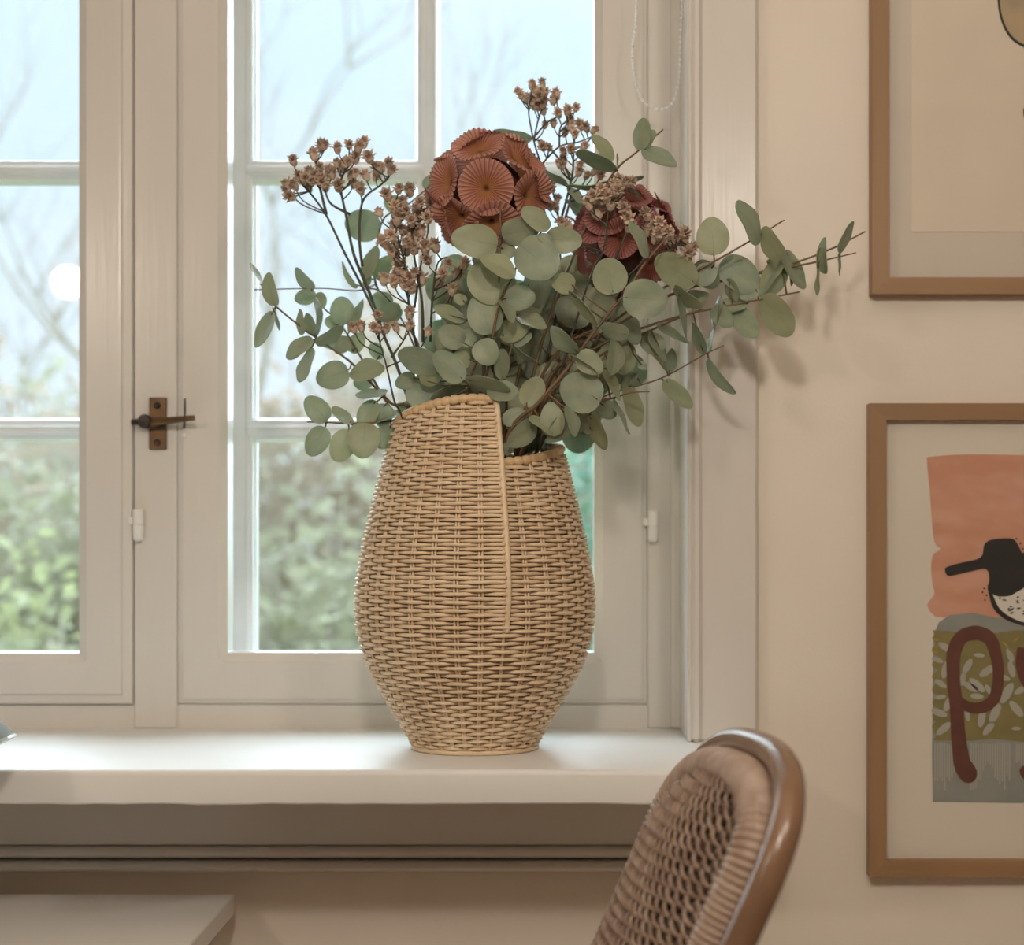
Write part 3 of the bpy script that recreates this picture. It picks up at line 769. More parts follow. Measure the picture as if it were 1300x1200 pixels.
branch('eucalyptus_branch', 'eucalyptus sprig hanging over the right vase rim with dark drooping leaves',
  [[('B', 300, 960, 1.82), ('B', 500, 850, 1.80), ('B', 700, 825, 1.79), ('B', 800, 795, 1.785), ('B', 900, 788, 1.785)]],
  [('B', 592, 912, 676, 1084, 82, .4), ('B', 648, 845, 722, 922, 92, -.3), ('B', 668, 650, 748, 836, 56, .9), ('B', 716, 828, 798, 1006, 28, .7), ('B', 612, 990, 560, 960, 60, -.4), ('B', 610, 880, 545, 990, 80, -.5)])
branch('eucalyptus_branch', 'shaded eucalyptus branch right of the bare brown stem with grey leaves',
  [[('B', 330, 900, 1.82), ('B', 600, 640, 1.80), ('B', 820, 520, 1.79), ('B', 1010, 430, 1.79), ('B', 1170, 370, 1.79)]],
  [('B', 800, 418, 838, 550, 90, .5), ('B', 968, 582, 848, 498, 112, -.2), ('B', 845, 640, 882, 678, 42, -1), ('B', 932, 448, 1102, 542, 46, .3), ('B', 745, 700, 800, 540, 120, -.6), ('B', 900, 480, 985, 640, 60, 0),
   ('B', 700, 560, 640, 700, 100, -1.2), ('B', 560, 640, 500, 760, 90, -1.2)])
# ---- top
branch('eucalyptus_branch', 'top eucalyptus branch with a folded pointed leaf pair near the bead chain',
  [[('C', 330, 1500, 1.83), ('C', 480, 1060, 1.82), ('C', 640, 690, 1.81), ('C', 735, 535, 1.80), ('C', 830, 455, 1.795), ('C', 967, 338, 1.795)]],
  [('C', 850, 445, 866, 278, 92, .2), ('C', 855, 440, 925, 340, 70, -.2), ('C', 862, 430, 1038, 524, 88, .3), ('C', 702, 502, 610, 362, 72, -.2), ('C', 737, 542, 522, 458, 72, .4), ('C', 704, 576, 870, 576, 30, .2), ('C', 716, 600, 478, 622, 28, .4),
   ('C', 846, 684, 792, 630, 20, .5), ('C', 735, 530, 735, 455, 10, 0)])
branch('eucalyptus_branch', 'eucalyptus branch behind the round red flower, one level leaf showing above it',
  [[('C', 250, 1500, 1.88), ('C', 400, 1000, 1.89), ('C', 500, 640, 1.88), ('C', 400, 440, 1.88), ('C', 300, 380, 1.88), ('C', 200, 350, 1.88)]],
  [('C', 306, 385, 92, 355, 92, .2), ('C', 482, 624, 310, 514, 34, 4), ('C', 558, 712, 482, 630, 46, 2), ('C', 592, 812, 468, 692, 36, 3), ('C', 615, 840, 775, 770, 130, 1), ('C', 520, 650, 560, 760, 70, 0)])
# ---- deep filling foliage
fill = []
rf = random.Random(5)
for gy_ in range(375, 545, 23):
    for gx_ in range(572, 790, 23):
        if gx_ > 745 and gy_ > 480: continue
        for fd in (-2.5, -6):
            a = rf.uniform(0, 2*PI); x = gx_+rf.uniform(-9, 9); y = gy_+rf.uniform(-9, 9)
            fill.append(('P', x, y, x+44*math.cos(a), y+44*math.sin(a), 44, fd+rf.uniform(-1, 1)))
for i in range(50):
    x = rf.uniform(548, 800); y = rf.uniform(330, 548)
    if x > 740 and y > 500: continue
    a = rf.uniform(0, 2*PI); l = rf.uniform(32, 52)
    fill.append(('P', x, y, x+l*math.cos(a), y+l*math.sin(a), rf.uniform(24, 50), rf.uniform(-4, 2)))
branch('eucalyptus_branch', 'shaded eucalyptus foliage deep in the middle of the bouquet',
  [[('P', 610, 580, 1.86), ('P', 625, 500, 1.86), ('P', 640, 420, 1.86)], [('P', 640, 560, 1.85), ('P', 690, 480, 1.86), ('P', 750, 400, 1.87)], [('P', 600, 540, 1.87), ('P', 580, 470, 1.88), ('P', 570, 420, 1.88)]], fill)

# ---- dried filler flowers
def head_mesh(seed):
    """little dry flower head: a tuft of pointed bracts over a small cup"""
    r = random.Random(seed); m = MB()
    m.lathe([(.0001, -.55), (.22, -.4), (.34, -.1), (.28, .1), (.0001, .16)], (0, 0, 0), 7)
    for i in range(20):
        th = 2.4*i+r.uniform(-.2, .2); el = -.12+1.5*((i+.5)/20)**.8
        d = Vector((math.cos(th)*math.cos(el), math.sin(th)*math.cos(el), math.sin(el)))
        s = d.cross(Vector((0, 0, 1))).normalized(); l = r.uniform(.42, .62); wd = r.uniform(.12, .18)
        n_ = s.cross(d)
        m.add([d*.12-s*wd*.5, d*.12+s*wd*.5, d*l*.8+s*wd, d*(l+.1)+n_*.06, d*l*.8-s*wd, d*l*.6+n_*.1],
              [(0, 1, 5), (1, 2, 5), (2, 3, 5), (3, 4, 5), (4, 0, 5)])
    return m.mesh('flower_head', M['bud'])
HEADS = [head_mesh(40+i) for i in range(4)]
rh = random.Random(9)
def filler(label, paths, heads, size=.0112, rad=.0015):
    t = thing('dried_flower_stem', label, 'flower', root_point(0, 0, .1), 'dried filler flowers in the bouquet'); off = ORIG[t.name]
    mb = MB(); nodes = []
    for pi, path in enumerate(paths):
        pts = [P(*cpx(c, x, y), Y) for c, x, y, Y in path]
        if pi == 0:
            q = pts[0]; d = Vector((q.x-VXC, q.y-VYC, 0)); pts = [root_point(-d.x*.2, -d.y*.2, .06), root_point(d.x*.3, d.y*.3, .22)]+pts
        cv = catmull(pts, 8); n_ = len(cv)
        mb.tube(cv, [max(.0006, (rad if pi < 2 else rad*.8)*(1-.5*i/n_)) for i in range(n_)], 6)
        nodes += cv[16:] if pi == 0 else cv
    n2 = [(p, (VX+p.x/p.y*FPX, VY-(p.z-HC)/p.y*FPX)) for p in nodes]
    for hd_ in heads:
        c, x, y = hd_[:3]; px, py = cpx(c, x, y)
        best = min(n2, key=lambda a: math.hypot(a[1][0]-px, a[1][1]-py)+ (0 if a[1][1] > py+12+.5*abs(a[1][0]-px) else 40))
        q = best[0]
        Y = q.y+rh.uniform(-.022, .018); p = P(px, py, Y)
        mid = q.lerp(p, .55)+Vector(((p.x-q.x)*.16, 0, -abs(p.x-q.x)*.12))
        cv = catmull([q, mid, p], 4); mb.tube(cv, [.0009-.0003*i/len(cv) for i in range(len(cv))], 4)
        d = (p-mid).normalized(); d = (d+Vector((rh.uniform(-.4, .4), rh.uniform(-.8, .1), rh.uniform(-.1, .5)))).normalized()
        o = link('flower_head', rh.choice(HEADS), t)
        rot = d.to_track_quat('Z', 'Y').to_matrix().to_4x4() @ Matrix.Rotation(rh.uniform(0, 6.28), 4, 'Z')
        s = size*rh.uniform(.82, 1.16)
        o.matrix_local = Matrix.Translation(p-off) @ rot @ Matrix.Diagonal((s, s, s, 1))
    part(t, 'stem', mb, M['gstem'], smooth=True, fix=False); return t
filler('tall forked spray of dried brown filler flowers, leftmost in the bouquet',
  [[('D', 690, 1330, 1.86), ('D', 620, 1150, 1.86), ('D', 545, 975, 1.855), ('D', 450, 790, 1.85), ('D', 372, 630, 1.845), ('D', 300, 530, 1.845)],
   [('D', 600, 1100, 1.87), ('D', 550, 950, 1.865), ('D', 485, 790, 1.86), ('D', 455, 640, 1.855), ('D', 430, 500, 1.85), ('D', 460, 430, 1.85)],
   [('D', 520, 840, 1.86), ('D', 508, 720, 1.855), ('D', 522, 570, 1.85), ('D', 600, 500, 1.85), ('D', 632, 462, 1.85)],
   [('D', 372, 625, 1.845), ('D', 335, 470, 1.845), ('D', 330, 410, 1.845)], [('D', 470, 625, 1.855), ('D', 390, 580, 1.855), ('D', 365, 520, 1.855)]],
  [('D', x, y) for x, y in ((235, 403), (320, 378), (352, 342), (365, 340), (418, 353), (465, 338), (505, 345), (527, 328), (345, 432), (380, 450), (395, 458), (415, 415), (432, 432), (463, 408), (493, 390), (548, 390), (580, 436), (600, 430),
   (630, 415), (640, 442), (475, 465), (490, 455), (535, 465), (262, 472), (283, 478), (303, 450), (325, 465), (345, 478), (368, 508), (355, 495), (422, 508), (483, 498), (515, 528), (212, 500), (238, 505), (208, 525), (225, 550), (578, 466), (450, 408), (300, 515), (310, 490), (510, 515))], size=.0138, rad=.0021)
filler('dense low spray of dried brown filler flowers left of the large red flower head',
  [[('D', 760, 1250, 1.83), ('D', 715, 1020, 1.82), ('D', 700, 850, 1.81), ('D', 650, 660, 1.81), ('D', 640, 600, 1.81)],
   [('D', 770, 1150, 1.83), ('D', 765, 980, 1.82), ('D', 735, 800, 1.81), ('D', 720, 640, 1.81)], [('D', 800, 1150, 1.83), ('D', 810, 960, 1.82), ('D', 830, 830, 1.815), ('D', 870, 800, 1.81)],
   [('D', 735, 1010, 1.82), ('D', 760, 840, 1.81), ('D', 790, 700, 1.81)]],
  [('D', x, y) for x, y in ((622, 545), (670, 520), (715, 525), (650, 592), (590, 618), (680, 620), (703, 612), (740, 600), (770, 625), (665, 640), (650, 668), (685, 690), (722, 655), (745, 720), (610, 740), (640, 715), (660, 752),
   (700, 772), (733, 765), (762, 690), (787, 812), (820, 755), (790, 640), (665, 885), (692, 910), (722, 925), (650, 905), (733, 868), (762, 890), (610, 895), (872, 830), (912, 870), (940, 830), (835, 910), (892, 935), (670, 845), (800, 590),
   (755, 580), (640, 780), (720, 700), (700, 740), (780, 760), (690, 860), (660, 800), (745, 640), (690, 575), (850, 870), (715, 890))], size=.0150, rad=.0018)
filler('tall airy spray of dried filler flowers rising above the large red flower head',
  [[('C', 420, 1300, 1.87), ('C', 440, 900, 1.87), ('C', 420, 700, 1.87), ('C', 350, 520, 1.865), ('C', 312, 400, 1.86), ('C', 285, 260, 1.86), ('C', 290, 200, 1.86)],
   [('C', 420, 900, 1.87), ('C', 500, 600, 1.86), ('C', 512, 480, 1.86), ('C', 512, 440, 1.86)], [('C', 350, 515, 1.865), ('C', 440, 425, 1.86), ('C', 540, 400, 1.86), ('C', 605, 375, 1.86)], [('C', 318, 370, 1.86), ('C', 380, 300, 1.86), ('C', 440, 270, 1.86)],
   [('C', 312, 390, 1.86), ('C', 330, 300, 1.86), ('C', 360, 210, 1.86)], [('C', 440, 420, 1.86), ('C', 445, 330, 1.86), ('C', 480, 290, 1.86)]],
  [('C', x, y) for x, y in ((232, 145), (300, 108), (312, 135), (355, 100), (345, 142), (372, 148), (425, 155), (275, 180), (300, 190), (335, 172), (367, 190), (355, 212), (410, 190), (312, 215), (328, 218), (360, 242), (435, 258),
   (482, 240), (525, 228), (490, 272), (497, 298), (410, 308), (367, 315), (470, 352), (545, 315), (577, 328), (617, 340), (520, 360), (500, 322), (565, 425), (462, 448), (500, 440), (387, 430), (357, 425), (440, 512), (462, 490), (545, 518), (540, 552),
   (620, 548), (580, 572), (650, 570), (455, 520), (405, 640), (390, 730), (420, 730), (245, 165), (430, 690), (410, 600))], size=.0122, rad=.0015)
filler('spray of pinkish dried filler flowers over the darker red flower head, right',
  [[('C', 560, 1200, 1.80), ('C', 660, 960, 1.785), ('C', 682, 810, 1.78), ('C', 690, 720, 1.78)], [('C', 700, 1050, 1.785), ('C', 765, 900, 1.78), ('C', 790, 820, 1.78)],
   [('C', 770, 1100, 1.785), ('C', 880, 990, 1.78), ('C', 930, 900, 1.78), ('C', 945, 860, 1.78)], [('C', 900, 980, 1.78), ('C', 1010, 950, 1.78), ('C', 1060, 890, 1.78)], [('C', 685, 830, 1.78), ('C', 620, 770, 1.78)]],
  [('C', x, y) for x, y in ((740, 598), (775, 605), (802, 608), (650, 640), (700, 650), (735, 650), (660, 690), (700, 712), (740, 700), (610, 682), (590, 715), (625, 750), (640, 768), (682, 680), (790, 790), (800, 830), (885, 770), (895, 808),
   (920, 830), (950, 810), (890, 850), (945, 870), (975, 890), (1000, 868), (1012, 900), (1076, 865), (1070, 915), (1110, 935), (1092, 960), (932, 885), (450, 812), (482, 822), (770, 740), (720, 620))], size=.0148)
filler('small sprig of dried filler flowers low against the eucalyptus above the flap rim',
  [[('A', 690, 760, 1.82), ('A', 655, 690, 1.80), ('A', 620, 540, 1.79), ('A', 590, 430, 1.79)], [('A', 640, 500, 1.79), ('A', 690, 430, 1.79)]],
  [('A', 482, 378), ('A', 515, 372), ('A', 570, 378), ('A', 585, 386), ('A', 620, 380), ('A', 658, 375), ('A', 715, 368), ('A', 582, 328), ('A', 715, 318), ('A', 793, 396)], size=.0130)

# ---- round papery flower heads
def disc_mat(name, c1, c2, c3):
    m = bpy.data.materials.new(name); m.use_nodes = True; t = m.node_tree; b_ = t.nodes['Principled BSDF']; out = t.nodes['Material Output']
    tc_ = t.nodes.new('ShaderNodeTexCoord'); sp = t.nodes.new('ShaderNodeSeparateXYZ'); t.links.new(tc_.outputs['Object'], sp.inputs[0])
    def mth(op, a, b2=None):
        nd = t.nodes.new('ShaderNodeMath'); nd.operation = op
        for q, vv in enumerate((a, b2)):
            if vv is None: continue
            if isinstance(vv, (int, float)): nd.inputs[q].default_value = vv
            else: t.links.new(vv, nd.inputs[q])
        return nd.outputs[0]
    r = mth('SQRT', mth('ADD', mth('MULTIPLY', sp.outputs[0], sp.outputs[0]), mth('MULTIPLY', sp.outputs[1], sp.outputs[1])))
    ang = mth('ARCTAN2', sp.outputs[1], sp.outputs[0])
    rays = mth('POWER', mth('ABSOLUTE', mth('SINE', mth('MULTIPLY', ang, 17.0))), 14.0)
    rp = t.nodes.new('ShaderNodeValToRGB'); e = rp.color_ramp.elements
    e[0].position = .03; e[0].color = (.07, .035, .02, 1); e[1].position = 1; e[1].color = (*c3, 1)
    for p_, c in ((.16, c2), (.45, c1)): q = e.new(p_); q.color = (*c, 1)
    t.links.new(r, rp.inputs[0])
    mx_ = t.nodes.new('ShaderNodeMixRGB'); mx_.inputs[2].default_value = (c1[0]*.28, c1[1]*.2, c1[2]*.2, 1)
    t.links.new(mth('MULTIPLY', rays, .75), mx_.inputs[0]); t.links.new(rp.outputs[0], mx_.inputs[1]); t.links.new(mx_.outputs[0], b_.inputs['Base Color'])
    b_.inputs['Roughness'].default_value = .75
    tr = t.nodes.new('ShaderNodeBsdfTranslucent'); t.links.new(mx_.outputs[0], tr.inputs[0])
    ms = t.nodes.new('ShaderNodeMixShader'); ms.inputs[0].default_value = .22
    t.links.new(b_.outputs[0], ms.inputs[1]); t.links.new(tr.outputs[0], ms.inputs[2]); t.links.new(ms.outputs[0], out.inputs[0])
    return m
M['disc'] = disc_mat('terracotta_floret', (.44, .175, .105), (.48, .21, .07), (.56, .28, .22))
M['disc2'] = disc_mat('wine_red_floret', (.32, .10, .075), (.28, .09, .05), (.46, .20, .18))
M['core'] = mat('flower_core', (.09, .035, .025), .8)
def disc_mesh(seed, material):
    """papery cup: pleated funnel with a frilled rim, unit radius, opening along +z"""
    r = random.Random(seed); NF = 34; NA = NF*2; rs_ = (.03, .14, .32, .55, .78, .93, 1.0)
    vs = []; fs = []; lob = [r.uniform(-1, 1) for _ in range(6)]
    for q, rr in enumerate(rs_):
        for k in range(NA):
            a = 2*PI*k/NA
            big = sum(lob[j]*math.cos((j+1)*a+j) for j in range(4))*.085*rr
            z = .62*rr**.75-.16*rr**3+(.03*rr if k % 2 else -.028*rr)+big
            R = rr*(1+(.035 if k % 2 and rr > .95 else 0)+.03*lob[4]*math.cos(2*a))
            vs.append((R*math.cos(a), R*math.sin(a), z))
    for q in range(len(rs_)-1):
        for k in range(NA):
            l = (k+1) % NA; fs.append((q*NA+k, q*NA+l, (q+1)*NA+l, (q+1)*NA+k))
    fs.append(tuple(range(NA))[::-1])
    me = bpy.data.meshes.new('floret'); me.from_pydata(vs, [], fs); me.materials.append(material); me.update()
    return me
def round_flower(label, px, py, Y, Rpx, fronts, discpx, material, seed):
    c = P(px, py, Y); R = Rpx*Y/FPX; dr = discpx*Y/FPX
    t = thing('round_flower', label, 'flower', root_point(0, 0, .1)); off = ORIG[t.name]
    meshes = [disc_mesh(seed+i, material) for i in range(4)]
    dirs = []
    for fx, fy in fronts:
        dx = (fx-px)/Rpx/.84; dy = (fy-py)/Rpx/.84; q = math.hypot(dx, dy)
        if q > .98: dx, dy = dx*.98/q, dy*.98/q
        dirs.append(Vector((dx, -math.sqrt(1-dx*dx-dy*dy), -dy)).normalized())
    N = 60
    for i in range(N):
        z = 1-2*(i+.5)/N; th = 2.39996*i; s = math.sqrt(1-z*z); d = Vector((s*math.cos(th), s*math.sin(th), z))
        if all(d.angle(e) > math.radians(38) for e in dirs): dirs.append(d)
    r = random.Random(seed)
    for i, d in enumerate(dirs):
        o = link('floret', r.choice(meshes), t)
        rot = d.to_track_quat('Z', 'Y').to_matrix().to_4x4() @ Matrix.Rotation(r.uniform(0, 6.28), 4, 'Z')
        s = dr*r.uniform(.93, 1.1)
        o.matrix_local = Matrix.Translation(c+d*(R-dr*(.60+r.uniform(-.06, .06)))-off) @ rot @ Matrix.Diagonal((s, s, s, 1))
    b_ = MB(); b_.ball(c, R*.62, 16, 10); part(t, 'core', b_, M['core'], smooth=True, fix=False)
    b_ = MB(); b_.tube(catmull([root_point(.0, .0, .06), root_point((c.x-VXC)*.2, 0, .25), c+Vector((0, .02, -R*.8)), c], 6), .0022, 6); part(t, 'stem', b_, M['gstem'], smooth=True, fix=False)
    return t
fr = [cpx('D', x, y) for x, y in ((1008, 385), (1165, 415), (876, 515), (1038, 555), (1205, 572), (925, 660), (918, 345), (832, 640), (1255, 470), (1060, 690), (1160, 690))]
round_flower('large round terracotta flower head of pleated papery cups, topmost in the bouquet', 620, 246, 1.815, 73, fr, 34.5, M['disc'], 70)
fr = [cpx('C', x, y) for x, y in ((900, 730), (985, 830), (800, 730), (640, 850), (560, 960), (740, 930), (880, 900), (900, 1040), (690, 820), (1000, 760))]
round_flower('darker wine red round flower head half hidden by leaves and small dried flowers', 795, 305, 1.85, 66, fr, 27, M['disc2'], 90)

# ------------------------------------------------------------------ framed pictures
YF = YW-.022            # face of the frames
def picture(label, x0, x1, z0, z1):
    t = thing('framed_picture', label, 'picture', ((x0+x1)/2, YW, z0)); wd = .0188
    for nm, pts, mk in (('frame_rail', [(x0, z0), (x1, z0), (x1-wd, z0+wd), (x0+wd, z0+wd)], 'oakh'), ('frame_rail', [(x0, z1), (x0+wd, z1-wd), (x1-wd, z1-wd), (x1, z1)], 'oakh'),
                    ('frame_stile', [(x0, z0), (x0+wd, z0+wd), (x0+wd, z1-wd), (x0, z1)], 'oak'), ('frame_stile', [(x1, z0), (x1, z1), (x1-wd, z1-wd), (x1-wd, z0+wd)], 'oak')):
        b = MB(); b.prism(pts, YF, YW-.001); part(t, nm, b, M[mk])
    b = MB(); b.box(x0+wd-.002, x1-wd+.002, YF+.006, YF+.008, z0+wd-.002, z1-wd+.002); part(t, 'glass', b, M['pglass'])
    return t
YP = YF+.0135           # paper
def pp(px, py): return (PX(px, YP), PZ(py, YP))
# upper: floated sheet on a mount
x0, z0 = PX(1107.5, YF), PZ(373, YF); PW, PHT = .43, .536
t = picture('oak framed picture with a cream sheet on a grey-beige mount, upper one', x0, x0+PW, z0, z0+PHT)
b = MB(); b.box(x0+.012, x0+PW-.012, YP+.001, YP+.004, z0+.012, z0+PHT-.012); part(t, 'mount', b, M['mat_grey'])
sx0, sz0 = pp(1157, 294); b = MB(); b.box(sx0, x0+PW-(sx0-x0), YP, YP+.0012, sz0, z0+PHT-.05); part(t, 'paper_sheet', b, M['paper'])
M['ink'] = mat('black_ink', (.018, .017, .015), .8)
M['wash'] = mat('beige_wash', (.55, .42, .25), .9, (.40, .33, .22), 22, lo=.4, hi=.7)
M['white'] = mat('printed_white', (.78, .74, .66), .9)
def flat(t, name, poly, y, m, sm=True, dens=5):
    if sm:
        pts = [Vector((x, 0, z)) for x, z in poly]; c = catmull(pts+[pts[0]], dens)[:-1]
        n_ = len(pts); out = []
        for i in range(n_):
            p0, p1, p2, p3 = pts[i-1], pts[i], pts[(i+1) % n_], pts[(i+2) % n_]
            for k in range(dens):
                u = k/dens; out.append(.5*((2*p1)+(p2-p0)*u+(2*p0-5*p1+4*p2-p3)*u*u+(3*p1-p0-3*p2+p3)*u**3))
        poly = [(v.x, v.z) for v in out]
    b = MB(); n_ = len(poly); b.add([(x, y, z) for x, z in poly], [tuple(range(n_))])
    return part(t, name, b, m)
L = .00022
blob = [(1267, -20), (1267, 8), (1272, 30), (1282, 48), (1297, 59), (1316, 64), (1338, 60), (1355, 45), (1364, 20), (1362, -15), (1350, -45), (1325, -62), (1298, -60), (1276, -45)]
flat(t, 'printed_outline', [pp(*q) for q in blob], YP-L, M['ink'])
cx_, cy_ = 1316, 2
flat(t, 'printed_shape', [pp(cx_+(x-cx_)*.965+1, cy_+(y-cy_)*.965-1) for x, y in blob], YP-2*L, M['wash'])
flat(t, 'printed_outline', [pp(x, y) for x, y in ((1299, 140), (1304, 132), (1316, 130), (1326, 140), (1324, 154), (1310, 158), (1301, 152))], YP-L, M['ink'])
# lower: lino print of a bird above letters
x0, z0, z1 = PX(1104.5, YF), PZ(1114, YF), PZ(512, YF)
t = picture('oak framed print of a black bird over brown letters, lower one', x0, x0+PW, z0, z1)
b = MB(); b.box(x0+.012, x0+PW-.012, YP, YP+.004, z0+.012, z1-.012); part(t, 'paper_sheet', b, M['paper2'])
M['peach'] = mat('peach_ink', (.66, .32, .21), .9, (.74, .42, .30), 16, (1, 1, 2.2), 4, lo=.4, hi=.72)
M['slate'] = mat('slate_ink', (.265, .28, .255), .9, (.33, .34, .31), 24, (1, 1, 1), 4)
M['olive'] = mat('olive_ink', (.285, .235, .085), .9, (.225, .20, .08), 50)
M['brownink'] = mat('red_brown_ink', (.16, .055, .035), .9, (.12, .04, .028), 60)
M['hatch'] = mat('pale_slate_hatch', (.44, .43, .37), .9)
M['ochre'] = mat('ochre_ink', (.48, .28, .05), .9)
rp = random.Random(2)
RXE = 1458                                        # right end of the print, outside the frame of the photograph
peach = [(1177, 586), (1182, 580), (1230, 577), (1300, 578), (1380, 580), (RXE, 579), (RXE+3, 640), (RXE-2, 720), (RXE, 800), (1400, 806), (1300, 800), (1240, 788), (1200, 784), (1186, 782), (1177, 768), (1186, 755), (1184, 742), (1182, 725), (1184, 705), (1194, 697), (1186, 688), (1182, 650), (1180, 620)]
flat(t, 'print_sky', [pp(*q) for q in peach], YP-L, M['peach'], sm=True, dens=3)
gy = [(1184, 1018), (1183, 960), (1184, 880), (1185, 806), (1192, 790), (1205, 781), (1235, 778), (1262, 784), (1300, 785), (RXE-8, 786), (RXE, 800), (RXE, 1018), (1320, 1020), (1240, 1019)]
flat(t, 'print_ground', [pp(*q) for q in gy], YP-2*L, M['slate'], sm=False)
ol = [(1184, 800)]
for i in range(16): ol += [(1184+rp.uniform(-1, 2), 806+i*8.2), (1184+rp.uniform(4, 9) if i % 2 else 1183, 810+i*8.2)]
ol += [(1184, 940), (1230, 941), (1260, 938), (1300, 942), (1380, 940), (RXE-3, 941), (RXE-3, 806), (1400, 800), (1330, 803), (1290, 800), (1250, 806), (1210, 802)]
flat(t, 'print_meadow', [pp(*q) for q in ol], YP-3*L, M['olive'], sm=False)
# hatching of fine pale lines below the meadow
b = MB(); hatch = MB()
for i in range(88):
    x = 1186+i*3.05
    if i % 19 in (13, 14): continue
    ya = 943+rp.uniform(-1, 2); yb = 985+12*math.sin(i*.5)+rp.uniform(-8, 8)
    (xa, za), (xb, zb_) = pp(x, ya), pp(x+1.8, yb)
    hatch.add([(xa, YP-3*L, za), (xb, YP-3*L, za), (xb, YP-3*L, zb_), (xa, YP-3*L, zb_)], [(0, 1, 2, 3)])
part(t, 'print_hatching', hatch, M['hatch'])['kind'] = 'stuff'
# pale leaf marks cut in the meadow
lv = [(1228, 846, 22, -60), (1240, 870, 26, 40), (1253, 852, 24, -35), (1232, 872, 22, 30), (1240, 884, 18, 5), (1255, 876, 16, 60), (1243, 832, 14, 5), (1222, 862, 18, -80), (1246, 912, 24, -80), (1263, 906, 28, -65), (1255, 925, 22, -50),
      (1284, 850, 22, 75), (1278, 880, 30, -60), (1290, 900, 26, 50), (1290, 925, 12, 0), (1274, 860, 18, 20), (1282, 832, 20, 70), (1296, 876, 20, -30), (1200, 850, 24, -75), (1194, 868, 18, 35), (1205, 892, 26, -60), (1192, 905, 22, 20), (1198, 925, 24, -40), (1200, 822, 22, 30),
      (1212, 838, 16, 80), (1190, 838, 16, 20), (1194, 885, 14, -10), (1228, 908, 16, 80)]
for i in range(34): lv.append((rp.uniform(1304, RXE-10), rp.uniform(812, 932), rp.uniform(14, 28), rp.uniform(-90, 90)))
mk = MB()
for cx_, cy_, l_, a_ in lv:
    a_ = math.radians(a_); ca, sa = math.cos(a_), math.sin(a_); pts = []
    for k in range(10):
        q = 2*PI*k/10; u = l_/2*math.cos(q); v_ = l_*.2*math.sin(q); pts.append(pp(cx_+u*ca-v_*sa, cy_+u*sa+v_*ca))
    mk.add([(x, YP-4*L, z) for x, z in pts], [tuple(range(10))])
part(t, 'print_leaf_marks', mk, M['hatch'])['kind'] = 'stuff'
oc = MB()
for x, y, l_, a_ in ((1188, 812, 9, 20), (1190, 820, 10, -20), (1187, 828, 10, 10), (1276, 818, 12, 40), (1290, 812, 12, -40), (1284, 826, 10, 5), (1270, 832, 8, 60)):
    a_ = math.radians(a_); ca, sa = math.cos(a_), math.sin(a_)
    oc.add([(lambda xz: (xz[0], YP-4*L, xz[1]))(pp(x+u*ca-v_*sa, y+u*sa+v_*ca)) for u, v_ in ((-l_/2, 0), (0, -1.6), (l_/2, 0), (0, 1.6))], [(0, 1, 2, 3)])
part(t, 'print_ochre_marks', oc, M['ochre'])['kind'] = 'stuff'
# letters
def stroke(centre, widths, name):
    pts = catmull([Vector((x, 0, y)) for x, y in centre], 8); n_ = len(pts); A_ = []; B_ = []
    for i, p in enumerate(pts):
        d = (pts[min(i+1, n_-1)]-pts[max(i-1, 0)]).normalized(); nn = Vector((-d.z, 0, d.x))
        f = i/(n_-1)*(len(widths)-1); k = min(int(f), len(widths)-2); wd = widths[k]+(widths[k+1]-widths[k])*(f-k); wd += rp.uniform(-.4, .4)
        A_.append(p+nn*wd/2); B_.append(p-nn*wd/2)
    b = MB(); vs = []
    for a_, c in zip(A_, B_):
        for q in (a_, c): x, z = pp(q.x, q.z); vs.append((x, YP-5*L, z))
    b.add(vs, [(2*i, 2*i+1, 2*i+3, 2*i+2) for i in range(n_-1)]); return b
b = stroke([(1229, 984), (1222, 972), (1217, 940), (1214, 900), (1210, 860), (1211, 828), (1222, 808), (1242, 803)], [18, 22, 19, 17, 17, 18, 18, 18], 'p')
n0 = len(b.v); b2 = stroke([(1233, 803), (1243, 804), (1257, 812), (1265, 836), (1267, 860), (1263, 884), (1252, 896), (1238, 899), (1226, 896), (1217, 889)], [17, 18, 17, 15, 14, 15, 15, 14, 13, 11], 'p')
b.add([(x, y-.6*L, z) for x, y, z in b2.v], b2.f)
foot = [(1211, 966), (1216, 984), (1224, 993), (1236, 992), (1240, 980), (1232, 966), (1224, 960)]
o = part(t, 'letter', b, M['brownink']); o['label'] = 'printed brown letter p'
flat(t, 'letter_foot', [pp(*q) for q in foot], YP-5.5*L, M['brownink'])
b = stroke([(1298, 822), (1297, 842), (1302, 862), (1312, 878)], [13, 16, 16, 14], 'second'); part(t, 'letter', b, M['brownink'])
flat(t, 'letter_foot', [pp(*q) for q in ((1294, 978), (1298, 988), (1308, 992), (1316, 984), (1312, 972), (1300, 972))], YP-5*L, M['brownink'])
